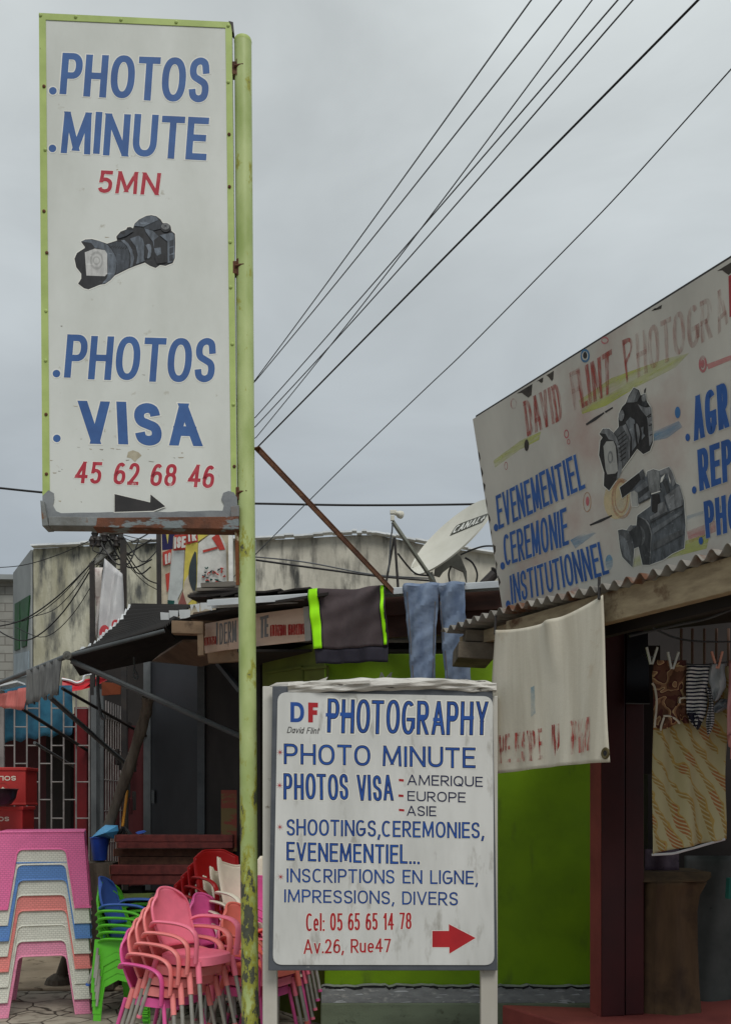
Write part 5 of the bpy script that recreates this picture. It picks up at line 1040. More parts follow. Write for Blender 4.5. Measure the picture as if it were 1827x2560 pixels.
s2 = [(600, 1590), (750, 1480), (755, 1400), (740, 1350), (620, 1450), (600, 1482), (540, 1482), (525, 1320), (430, 1390), (400, 1270), (620, 1100), (660, 1060), (700, 1150), (712, 1090), (780, 1060), (850, 1080), (960, 1035), (990, 1080), (1040, 1220), (1080, 1240), (1130, 1420), (1150, 1700), (1135, 1960), (1000, 2020), (900, 2090), (740, 2150), (660, 2150), (615, 1945), (565, 1965), (560, 2060), (545, 2180), (430, 2060), (405, 1960), (380, 1755), (430, 1745), (480, 1755), (520, 1700), (590, 1700)]
L2 = [(0, grow(s2, 8)), (8, s2), (3, [(525, 1320), (600, 1290), (612, 1450), (600, 1482), (540, 1482)]), (0, [(870, 1160), (920, 1110), (885, 1200), (862, 1215)]), (0, [(945, 1110), (980, 1170), (975, 1230)]), (7, [(600, 1600), (720, 1640), (760, 1720), (745, 2150), (665, 2150), (615, 1940), (590, 1720)]), (2, [(608, 1592), (700, 1632), (742, 1690), (768, 1800), (748, 2140), (738, 2145), (755, 1800), (728, 1700), (690, 1645)]),
      (4, [(380, 1760), (430, 1748), (520, 1790), (550, 1900), (560, 2050), (545, 2175), (430, 2060), (405, 1960)]), (5, sm2([(400, 1810), (470, 1860), (510, 1980), (525, 2110), (440, 2030), (415, 1930)], 2)), (7, [(500, 1770), (590, 1712), (640, 1700), (690, 1800), (690, 1900), (640, 1930), (565, 1960), (545, 1850)]), (4, sm2([(620, 1690), (680, 1760), (690, 1860), (650, 1930), (655, 1850), (650, 1760)], 2)), (6, sm2([(480, 1755), (520, 1698), (545, 1705), (540, 1750), (510, 1768)], 2)),
      (1, [(400, 1270), (620, 1100), (640, 1180), (540, 1290), (430, 1390)]), (4, [(620, 1100), (665, 1062), (690, 1120), (650, 1190)]), (5, [(560, 1300), (700, 1190), (730, 1250), (600, 1330)]), (7, [(610, 1330), (735, 1240), (740, 1290), (620, 1400)]), (5, [(615, 1400), (740, 1300), (750, 1370), (625, 1450)]), (7, [(620, 1440), (745, 1375), (750, 1395), (620, 1462)]), (6, sm2([(712, 1095), (780, 1065), (850, 1085), (862, 1310), (760, 1338), (735, 1290)], 1)), (0, [(758, 1338), (862, 1306), (862, 1318), (760, 1350)]), (2, [(852, 1082), (960, 1038), (990, 1080), (1040, 1220), (1005, 1258), (945, 1108), (860, 1128)]), (7, [(880, 1205), (922, 1160), (960, 1250), (972, 1330), (935, 1342), (912, 1260)]),
      (1, [(770, 1352), (850, 1342), (862, 1430), (825, 1580), (765, 1540)]), (2, [(835, 1460), (910, 1425), (945, 1540), (750, 1640), (745, 1600), (830, 1550)]), (2, [(910, 1372), (1080, 1245), (1120, 1400), (1115, 1470), (980, 1560), (950, 1480)]), (7, [(748, 1662), (950, 1550), (1120, 1470), (1120, 1482), (955, 1562), (752, 1680)]), (5, [(770, 1740), (1100, 1530), (1120, 1560), (780, 1800)]), (4, [(775, 1900), (1120, 1740), (1130, 1800), (775, 1990)])]
draw(lambda x, y, o=0: BB.hit(*RV(x, y), o), L2, G2, t, 'painted_camcorder', lift=.0026, step=.00012)
# awning sheet, beam, plank ends
M['corr'] = pmat('old_corrugated_iron', (150, 146, 138), (116, 112, 106), 3, c3=(102, 66, 44), scale3=4, lo3=.56, hi3=.68, rough=.6, metal=.15)
M['beam'] = pmat('pale_timber_beam', (164, 148, 120), (136, 120, 96), 3, stretch=(2, 2, 8), c3=(92, 66, 46), scale3=5, lo3=.58, hi3=.68, rough=.85, bump=.15)
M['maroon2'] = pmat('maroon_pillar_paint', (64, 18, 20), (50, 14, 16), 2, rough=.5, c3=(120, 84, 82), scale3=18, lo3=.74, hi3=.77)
M['rosewall'] = pmat('rose_red_plaster', (136, 66, 60), (116, 54, 50), 2.5, rough=.8, bump=.1)
rs = thing('right_shop', 'maroon shop front on the right with corrugated awning and open dark interior', 'shop', (1.8, 6, 0))
AW = Vector((.487, 6.2, 2.812)); al = lambda tt, o=0, z=0: AW + d_ * tt - nO * o + Vector((0, 0, z))
mb = MB(); Lw = 3.4
mb.grid(lambda u, v: al(u * Lw, v * 1.1, .02 * math.sin(u * Lw / .088 * 2 * math.pi) + .04 * v + .02 * math.sin(u * 9)), 520, 3); mb.build('awning_sheet', M['corr'], rs, smooth=True, solid=.003)
MB().prism([al(.62, .06, -.03), al(.62, .06, -.19), al(Lw, .06, -.17), al(Lw, .06, -.02)], -nO * .06).build('beam', M['beam'], rs, bevel=.005)
MB().prism([al(-.0, .14, -.02), al(-.0, .14, -.10), al(.9, .14, -.10), al(.9, .14, -.02)], -nO * .05).build('batten', M['beam'], rs, bevel=.005)
MB().prism([al(.62, .2, -.05), al(.62, .2, -.22), al(Lw, .2, -.2), al(Lw, .2, -.05)], -nO * .05).build('lintel', M['dark'], rs)
gw = pmat('grey_plank_end', (112, 102, 88), (84, 76, 66), 6, rough=.9, bump=.3)
for (x0, y0, x1, y1, Y) in ((1320, 868, 1520, 962, 6.0), (1362, 800, 1530, 866, 6.02)):
    a = P(*R4(x0, y0), Y); b_ = P(*R4(x1, y1), Y); MB().box(((a.x + b_.x) / 2, Y + .2, (a.z + b_.z) / 2), (abs(b_.x - a.x), .4, abs(a.z - b_.z)), Matrix.Rotation(R(3), 3, 'Y')).build('plank', gw, rs, bevel=.006)
pa, pb2, pc2, pd2 = [Vector((p.x, p.y, 0)) for p in (P(1474, 2500, 6.1), P(1502, 2500, 5.95), P(1610, 2500, 6.0), P(1600, 2500, 6.35))]
zc = .38; ztop = 2.81
def col(pts, z0, z1): return MB().prism([p + Vector((0, 0, z0)) for p in pts], (0, 0, z1 - z0))
col([pa, pb2 + Vector((-.001, -.002, 0)), pb2 + Vector((.02, .06, 0)), pa + Vector((.05, .06, 0))], zc, ztop).build('pillar_trim', M['rosewall'], rs)
mid = pb2.lerp(pc2, .56)
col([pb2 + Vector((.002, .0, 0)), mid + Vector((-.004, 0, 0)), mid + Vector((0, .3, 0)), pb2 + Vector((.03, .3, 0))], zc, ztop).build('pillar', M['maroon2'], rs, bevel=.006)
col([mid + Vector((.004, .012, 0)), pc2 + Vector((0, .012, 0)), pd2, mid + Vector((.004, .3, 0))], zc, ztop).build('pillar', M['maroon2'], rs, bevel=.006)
pts = [Vector((p.x, p.y, 0)) for p in (P(1254, 2512, 6.32), P(1478, 2523, 6.2), P(1700, 2523, 6.2), P(2300, 2523, 5.6))]; o0 = pts[0]
mb = MB(); fr = [o0, o0 + d_ * 3.4]; q = [fr[0], fr[1], fr[1] + Vector((2.5, 1.0, 0)), Vector((3.5, 7.0, 0)), Vector((1.75, 7.0, 0)), Vector((1.5, 6.22, 0))]
mb.prism(q, (0, 0, zc)); mb.build('step', M['rosewall'], rs, bevel=.012)
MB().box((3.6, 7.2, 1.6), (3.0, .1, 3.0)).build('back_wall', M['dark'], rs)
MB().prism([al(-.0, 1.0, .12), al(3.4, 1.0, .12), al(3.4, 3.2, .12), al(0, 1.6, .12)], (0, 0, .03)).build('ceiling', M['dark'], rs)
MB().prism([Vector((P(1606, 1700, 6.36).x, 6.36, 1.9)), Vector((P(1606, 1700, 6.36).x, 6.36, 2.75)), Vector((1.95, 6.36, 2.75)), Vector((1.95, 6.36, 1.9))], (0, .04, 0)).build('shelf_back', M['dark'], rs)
wp = lambda x, y, Y: P(*R8(x, y), Y)
MB().prism([wp(970, 345, 5.93), wp(1100, 345, 5.93), wp(1112, 800, 5.93), wp(968, 798, 5.93)], (0, .03, 0)).build('dark_window', pmat('dark_window_glass', (14, 14, 22), rough=.25), rs)
MB().prism([wp(966, 796, 5.91), wp(1114, 798, 5.91), wp(1114, 804, 5.91), wp(966, 802, 5.91)], (0, .02, 0)).build('window_sill', M['greypost'], rs)
mb = MB()
for x in (1310, 1380, 1455, 1530, 1605, 1680): mb.tube([wp(x, 330, 6.6), wp(x, 620, 6.6)], .010, 6)
mb.build('window_bar', pmat('dull_brown_bar', (96, 74, 62), rough=.6), rs)
cv = lambda pts, Y: [wp(x, y, Y) for x, y in pts]
MB().tube(smoothpts(cv([(985, 378), (1120, 345), (1300, 305), (1480, 265), (1700, 180)], 5.4), 5), .008, 6).build('wire', M['cabgry'], rs)
MB().tube(smoothpts(cv([(1080, 290), (1180, 350), (1300, 395), (1450, 412), (1700, 412)], 5.6), 5), .006, 6).build('wire', M['cabgry'], rs)
# hanging cloth banner
cq = [al(.60, -.04, -.13), al(1.50, -.04, -.10), None, None]
cq[0] = P(1238, 1575, 5.62); cq[1] = P(1499, 1486, 4.84); cq[2] = P(1529, 1906, 4.76); cq[3] = P(1232, 1936, 5.60)
def bf(u, v):
    sag = -.05 * math.sin(math.pi * u) * (1 - v) ** 2
    d2 = abs(v - .05 - .75 * (1 - abs(u - .58) * 1.6)) ; return .035 * math.exp(-((u - .60 + v * .05) / .05) ** 2) * max(0, 1 - v / .42) + .02 * math.sin(u * 5 + v * 3) + .008 * math.sin(u * 23) * v ** 2 + .02 * math.sin(math.pi * u) * (1 - v)
M['canvas'] = pmat('aged_cream_canvas', (208, 202, 186), (192, 185, 168), 2.2, stretch=(5, 5, .4), c3=(166, 142, 110), scale3=3, lo3=.58, hi3=.78, rough=.85, bump=.08, bscale=60)
def cshape(u, v): return (u, v + .075 * math.sin(math.pi * u) * (1 - v) - .012 * math.sin(u * math.pi) * v)
ban = thing('cloth_banner', 'aged cream cloth banner with worn red letters tied under the awning', 'banner', cq[0])
cloth('sheet', cq, 40, 40, bf, M['canvas'], ban, .003, out=cshape)
qf = quadmap(cq); nrmC = (cq[1] - cq[0]).cross(cq[3] - cq[0]).normalized(); nrmC = -nrmC if nrmC.y > 0 else nrmC
CP = Plane(cq[0], cq[1], cq[3])
def hc(x, y, o=0):
    """a photo point carried onto the folds of the hanging cloth"""
    p = CP.hit(*R8(x, y)); e1 = cq[1] - cq[0]; e2 = cq[3] - cq[0]; r_ = p - cq[0]
    a11, a12, a22 = e1.dot(e1), e1.dot(e2), e2.dot(e2); b1, b2_ = r_.dot(e1), r_.dot(e2); dt = a11 * a22 - a12 * a12
    u = (b1 * a22 - b2_ * a12) / dt; v = (a11 * b2_ - a12 * b1) / dt
    for _ in range(6):
        g = qf(u, 1 - v) - p; u -= g.dot(e1) / a11; v -= g.dot(e2) / a22
    return qf(u, 1 - v) + nrmC * (bf(u, v) + o)
rw = pmat('cloth_red', (176, 58, 52), (160, 46, 44), 8, rough=.85, alpha=(.85, .46, .6, 9, (6, 6, .8)))
write('CPE ESIPE', hc, ((150, 1005), (418, 955), (420, 1150), (140, 1180)), [rw], ban, .13, lift=.006)
write('M  PHI', hc, ((480, 935), (738, 885), (748, 1095), (480, 1150)), [rw], ban, .15, lift=.006)
draw(hc, [(0, [(375, 700), (395, 690), (390, 860), (365, 885)])], [fadep('cloth_blue', (130, 170, 190), .5, 9)], ban, 'faded_mark', lift=.006)
gp0 = hc(835, 1112, .004); MB().lathe([(.012, -.003), (.028, -.003), (.03, .002), (.026, .006), (.014, .004), (.012, -.003)], gp0, 18, 0, nrmC.to_track_quat('Z', 'Y').to_matrix()).build('eyelet', pmat('brass_eyelet', (96, 86, 56), rough=.4, metal=.6), ban, smooth=True)
MB().lathe([(.0, .0), (.013, .0), (.0, .001)], gp0 + nrmC * .003, 12, 0, nrmC.to_track_quat('Z', 'Y').to_matrix()).build('eyelet_hole', M['cablk'], ban)
for p in (cq[0], cq[1]): MB().tube([p + Vector((0, .02, -.02)), p + Vector((.01, .06, .1))], .008, 6).build('tie', M['darkmetal'], ban)
# washing line and clothes
CYL = 5.42
cp = lambda x, y, o=0: P(*RP(x, y), CYL - o)
ln = MB().tube(smoothpts([P(1604, 1636, 5.9), cp(370, 195), cp(620, 222), cp(800, 236), cp(1000, 215), cp(1300, 190)], 5), .004, 6).build('clothes_line', M['cabgry'], None, loc=cp(620, 222)); tag(ln, 'thin grey washing line across the dark shop opening', 'washing line')
wf = lambda a, b_: (lambda u, v: .02 * math.sin(u * a + v * 2) * (.3 + v) + .012 * math.sin(u * b_ - v * 3))
wq = [cp(356, 250), cp(1052, 250), cp(1020, 1890), cp(330, 2030)]
wsh = lambda u, v: (u + .022 * math.sin(v * 8) * (1 if u > .5 else .4), v)
k_ = thing('wax_print_wrap', 'long pale yellow wax print cloth with ochre dashes on the washing line', 'cloth', wq[0])
cloth('sheet', wq, 40, 60, wf(13, 21), wrap_mat(), k_, .003, out=wsh)
MB().tube(smoothpts([qq + Vector((0, -.012, 0)) for qq in (cp(330, 2036), cp(440, 2030), cp(540, 2022), cp(640, 1995), cp(740, 1968), cp(850, 1935), cp(1020, 1888))], 4), .0075, 6).build('hem', M['whitecloth'], k_)
pr = brown_print_mat()
def shape(name, pts, mat, par, o, label=None, th_=.012, mp_=cp):
    mb = MB(); pts = sm2(pts, 3); mb.prism([mp_(x, y, o + .012 * math.sin(x * .035) + .01 * math.sin(y * .02)) for x, y in pts], (0, th_, 0)); return mb.build(name, mat, par, smooth=True)
def garment(name, rows, mat, par, o, nu=14, amp=.014, fr=9):
    """cloth piece given by rows (y, x left, x right) in the photograph, with soft folds"""
    mb = MB(); n = len(rows) - 1
    def fn(u, v):
        k = min(int(v * n), n - 1); f_ = v * n - k; a, b2 = rows[k], rows[k + 1]
        y, xl, xr = [a[i] + (b2[i] - a[i]) * f_ for i in range(3)]
        return cp(xl + (xr - xl) * u, y, o + amp * math.sin(u * fr + v * 3) + amp * .5 * math.sin(v * 14 + u * 5) + .02 * math.sin(math.pi * u))
    mb.grid(fn, nu, n * 5); return mb.build(name, mat, par, smooth=True, solid=.004)
g1 = thing('brown_top', 'brown swirl print top with cream piping pegged on the washing line', 'clothing', cp(420, 200))
garment('body', [(192, 372, 660), (240, 352, 660), (330, 338, 660), (420, 342, 660), (520, 348, 660), (620, 350, 655), (720, 358, 640), (800, 368, 560), (840, 390, 470)], pr, g1, .05)
garment('sleeve', [(600, 560, 665), (660, 540, 670), (730, 590, 670), (790, 640, 690)], pr, g1, .06, 6)
for pts in ([(338, 410), (362, 450), (380, 560), (378, 660), (366, 760), (362, 830)], [(445, 722), (500, 722), (560, 750), (600, 795)], [(418, 860), (425, 810), (450, 735)], [(600, 600), (600, 560), (640, 548), (662, 552)]):
    MB().tube(smoothpts([cp(x, y, .085) for x, y in pts], 4), .006, 6).build('piping', M['canvas'], g1)
g2 = thing('striped_romper', 'small navy and white striped garment hanging between the brown top and grey vest', 'clothing', cp(760, 240))
garment('body', [(240, 668, 890), (330, 662, 880), (420, 660, 865), (520, 660, 860), (600, 662, 860), (700, 668, 850), (760, 690, 820), (830, 745, 790)], stripe_mat('navy_white_stripes', (30, 32, 52), (206, 206, 204), .0205, 2, .5, .48), g2, .075, 12)
garment('leg', [(450, 850, 890), (520, 870, 905), (600, 880, 918), (700, 860, 925), (780, 850, 925), (840, 855, 905), (905, 868, 876)], stripe_mat('small_navy_stripes', (30, 32, 52), (190, 190, 190), .014, 2, .8, .5), g2, .07, 8)
garment('leg', [(690, 670, 800), (740, 690, 800), (800, 735, 800), (850, 765, 775)], pmat('navy_jersey', (34, 36, 54), (26, 28, 44), 8), g2, .085, 8)
g3 = thing('grey_vest', 'small torn looking pale grey vest hanging beside the striped garment', 'clothing', cp(950, 225))
garment('body', [(225, 895, 1025), (300, 880, 1022), (380, 868, 1035), (450, 895, 1032), (500, 905, 1000), (560, 915, 970), (580, 930, 945)], pmat('pale_grey_jersey', (170, 176, 180), (146, 152, 158), 7), g3, .08, 8)
garment('strap', [(560, 985, 1065), (600, 940, 1068), (640, 920, 1060), (690, 922, 965)], pmat('grey_jersey', (140, 146, 152), (96, 100, 106), 8), g3, .06, 8)
g4 = garment('pink_towel', [(195, 1066, 1200), (400, 1066, 1200), (640, 1050, 1200), (905, 1050, 1200)], pmat('pale_pink_cloth', (214, 156, 156), (198, 138, 140), 6), None, .1, 8); tag(g4, 'pale pink cloth cut off by the right edge of the photo', 'clothing')
g5 = garment('red_cloth', [(900, 1050, 1200), (1010, 1060, 1200), (1020, 1082, 1200), (1130, 1080, 1200)], pmat('coral_red_cloth', (190, 84, 84), (206, 140, 136), 5, lo=.48, hi=.54), None, .095, 6); tag(g5, 'coral red cloth below the pale pink cloth at the right edge', 'clothing')
def peg(x, y, ang, mat, label):
    c0 = cp(x, y, .09); t_ = thing('clothes_peg', label, 'clothes peg', c0, 'clothes pegs on the washing line')
    for s_ in (-1, 1):
        a = c0 + Vector((s_ * .004, 0, -.05)); b2 = c0 + Vector((s_ * .030 + ang * .02, 0, .045)); MB().bar(a, b2, .014, .012).build('jaw', mat, t_, bevel=.002)
    MB().box(c0 + Vector((0, 0, -.01)), (.03, .012, .008)).build('spring', M['greypost'], t_)
pw = pmat('white_peg_plastic', (206, 210, 204), rough=.4)
peg(330, 145, .2, pw, 'white clothes peg leftmost, above the dark gap'); peg(527, 190, .3, pw, 'white clothes peg on the brown print top'); peg(955, 185, -.1, pmat('peach_peg_plastic', (224, 160, 138), rough=.4), 'peach clothes peg holding the grey vest')
# draped counter and grey sheet in the opening
v9 = lambda x, y, Y: P(*R9(x, y), Y)
ct = thing('draped_counter', 'brown cloth draped counter standing behind the maroon pillar', 'counter', v9(1250, 1657, 5.8))
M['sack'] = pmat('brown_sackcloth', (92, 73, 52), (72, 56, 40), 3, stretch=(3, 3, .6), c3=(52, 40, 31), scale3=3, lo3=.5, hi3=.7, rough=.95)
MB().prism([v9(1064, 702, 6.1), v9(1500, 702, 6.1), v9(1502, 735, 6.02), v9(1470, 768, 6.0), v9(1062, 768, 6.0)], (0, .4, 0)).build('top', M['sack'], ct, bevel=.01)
rows = [(768, 1062, 1470), (850, 1060, 1425), (950, 1060, 1410), (1150, 1058, 1412), (1400, 1055, 1420), (1560, 1050, 1432), (1660, 1050, 1436)]
def cf(u, v):
    n = len(rows) - 1; k = min(int(v * n), n - 1); f_ = v * n - k; a, b2 = rows[k], rows[k + 1]; y, xl, xr = [a[i] + (b2[i] - a[i]) * f_ for i in range(3)]
    dd = .10 * min(1, 4 * u, 2.6 * (1 - u)) + .012 * math.sin(u * 13 + v) + .02 * math.sin(u * 6 + v * 3)
    return v9(xl + (xr - xl) * u, y, 6.1 - dd)
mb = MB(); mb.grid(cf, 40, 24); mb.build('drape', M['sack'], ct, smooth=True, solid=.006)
gs = MB(); gs.grid(lambda u, v: v9(1330 + u * 500, 600 + v * 960, 6.5 - .05 * v + .04 * math.sin(u * 9 + v * 2)), 24, 24)
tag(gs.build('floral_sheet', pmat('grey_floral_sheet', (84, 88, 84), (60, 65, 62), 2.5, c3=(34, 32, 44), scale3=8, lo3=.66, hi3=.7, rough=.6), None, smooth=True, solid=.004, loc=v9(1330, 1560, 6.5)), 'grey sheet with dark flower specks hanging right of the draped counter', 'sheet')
fq = MB(); fq.grid(lambda u, v: v9(1080 + u * 215, 560 + v * 140, 6.25 + .02 * math.sin(u * 8)), 10, 4)
tag(fq.build('purple_cloth', pmat('mauve_speckled_cloth', (92, 76, 88), (66, 52, 66), 10, c3=(40, 30, 44), scale3=14, lo3=.6, hi3=.66), None, smooth=True, solid=.004, loc=v9(1080, 560, 6.25)), 'mauve speckled cloth just above the draped counter', 'cloth')
tg = MB(); tg.prism([v9(1612, 742, 5.6), v9(1700, 735, 5.6), v9(1700, 875, 5.6), v9(1604, 872, 5.6)], (0, .05, 0)); tag(tg.build('teal_cloth', pmat('teal_cloth', (24, 96, 84), (18, 76, 68), 6), None, loc=v9(1612, 875, 5.6)), 'teal cloth corner at the right edge beside the grey sheet', 'cloth')
# ------------------------------------------------------------------ stack of plastic tables
TW, TH, ST = .735, .605, .122
def table(mat, name='plastic_table'):
    root = bpy.data.objects.new(name, None); COL.objects.link(root)
    wt_, wb_ = .325, .372      # half widths at the top and at the foot
    MB().prism([(-wt_ - .004, -wt_ - .004, TH), (wt_ + .004, -wt_ - .004, TH), (wt_ + .004, wt_ + .004, TH), (-wt_ - .004, wt_ + .004, TH)], (0, 0, .018)).build('table_top', mat, root, bevel=.008)
    hw = lambda z: wb_ + (wt_ - wb_) * z / TH
    legw = lambda z: .115 + .045 * z / TH
    zs = TH - ST - .006
    for a in range(4):
        rot = Matrix.Rotation(math.pi / 2 * a, 3, 'Z')
        pt = lambda s, z, inn=0: rot @ Vector((s, -hw(z) + inn, z))
        # skirt with rounded inner corners
        iw = lambda z: hw(z) - legw(z)
        r = .035; lowr = [(-iw(zs - r) , zs - r), (-iw(zs) + r * .25, zs - r * .3), (-iw(zs) + r, zs)]
        out_ = [(-iw(zs - r), zs - r), (-iw(zs) + .006, zs - r * .45), (-iw(zs) + .014, zs - r * .16), (-iw(zs) + r, zs)]
        pts = [(-hw(TH), TH)] + [(-hw(zs - r), zs - r)] + out_ + [(-x, z) for x, z in reversed(out_)] + [(hw(zs - r), zs - r), (hw(TH), TH)]
        # leave the leg width to the legs: the skirt runs between them, from leg top to leg top
        pts = [(-iw(TH), TH)] + out_ + [(-x, z) for x, z in reversed(out_)] + [(iw(TH), TH)]
        MB().prism([pt(x, z) for x, z in pts], rot @ Vector((0, .005, 0))).build('apron', mat, root)
        mb = MB(); k = iw(zs)
        lp = [pt(-k + r, zs, -.004), pt(k - r, zs, -.004)]; mb.tube([pt(-iw(.0), .0, -.001), pt(-iw(zs - r), zs - r, -.001), pt(-iw(zs) + .010, zs - r * .3, -.001), pt(-iw(zs) + r, zs, -.001), pt(iw(zs) - r, zs, -.001), pt(iw(zs) - .010, zs - r * .3, -.001), pt(iw(zs - r), zs - r, -.001), pt(iw(0), 0, -.001)], .0065, 6)
        mb.build('rim', rim_of[mat.name], root, smooth=True)
        # corner leg: two flat sides meeting at the corner
        mb = MB()
        q = [(-hw(0), 0), (-iw(0), 0), (-iw(TH), TH), (-hw(TH), TH)]
        mb.prism([pt(x, z) for x, z in q], rot @ Vector((0, .005, 0)))
        r2 = rot @ Matrix.Rotation(-math.pi / 2, 3, 'Z'); pt2 = lambda s, z: r2 @ Vector((s, -hw(z), z))
        mb.prism([pt2(x, z) for x, z in ((hw(0), 0), (iw(0), 0), (iw(TH), TH), (hw(TH), TH))], r2 @ Vector((0, .005, 0)))
        mb.bar(pt(-hw(0) - .003, .006, -.004), pt(-iw(0), .006, -.004), .012, .012); mb.bar(pt2(hw(0) + .003, .006) - r2 @ Vector((0, .004, 0)), pt2(iw(0), .006) - r2 @ Vector((0, .004, 0)), .012, .012)
        mb.build('leg', mat, root)
    return root
tcols = dict(pink=(236, 118, 170), white=(220, 220, 208), blue=(98, 142, 204), salmon=(236, 142, 136), rose=(234, 150, 180))
tm = {}; rim_of = {}
for k, c in tcols.items():
    tm[k] = weave_mat('woven_' + k + '_plastic', c); rim_of[tm[k].name] = pmat(k + '_plastic_rim', tuple(min(255, x * 1.04) for x in c), tuple(x * .9 for x in c), 9, rough=.45)
order = [('rose', 'rose pink plastic table at the very bottom of the table stack'), ('white', 'white plastic table second from the bottom of the table stack'), ('white', 'white plastic table third from the bottom, right under the salmon one\'s lower white'), ('salmon', 'salmon plastic table in the middle of the table stack'),
         ('white', 'cream white plastic table between the salmon and the blue tables'), ('blue', 'blue plastic table near the top of the table stack'), ('white', 'white plastic table directly under the top pink one'), ('pink', 'bright pink woven plastic table topmost of the table stack')]
order[2] = ('white', 'white plastic table directly under the salmon table')
tb = {}
def recol(s_, mats):
    if s_.material.name in mats: m_ = mats[s_.material.name]; s_.link = 'OBJECT'; s_.material = m_
def kids(o): return [c for c in bpy.data.objects if c.parent == o]
def dup(root, loc=None, rz=None, mats=None):
    r = root.copy(); COL.objects.link(r)
    if loc is not None: r.location = loc
    if rz is not None: r.rotation_euler = (0, 0, rz)
    for c in kids(root):
        d = c.copy(); COL.objects.link(d); d.parent = r
        if mats:
            for s_ in d.material_slots:
                recol(s_, mats)
        for g in kids(c):
            e = g.copy(); COL.objects.link(e); e.parent = d
            if mats:
                for s_ in e.material_slots:
                    recol(s_, mats)
    return r
tloc = Vector((P(110, 2539, 8.0).x, 8.02, 0)); base = None; rt = random.Random(12)
for i, (k, lb) in enumerate(order):
    if k not in tb: tb[k] = o = table(tm[k])
    else: o = dup(tb[k])
    o.location = tloc + Vector((rt.uniform(-.004, .004), rt.uniform(-.004, .004), .006 + i * ST)); o.rotation_euler = (0, 0, R(15.5 + rt.uniform(-.4, .4)))
    tag(o, lb, 'table', 'stacked plastic tables')
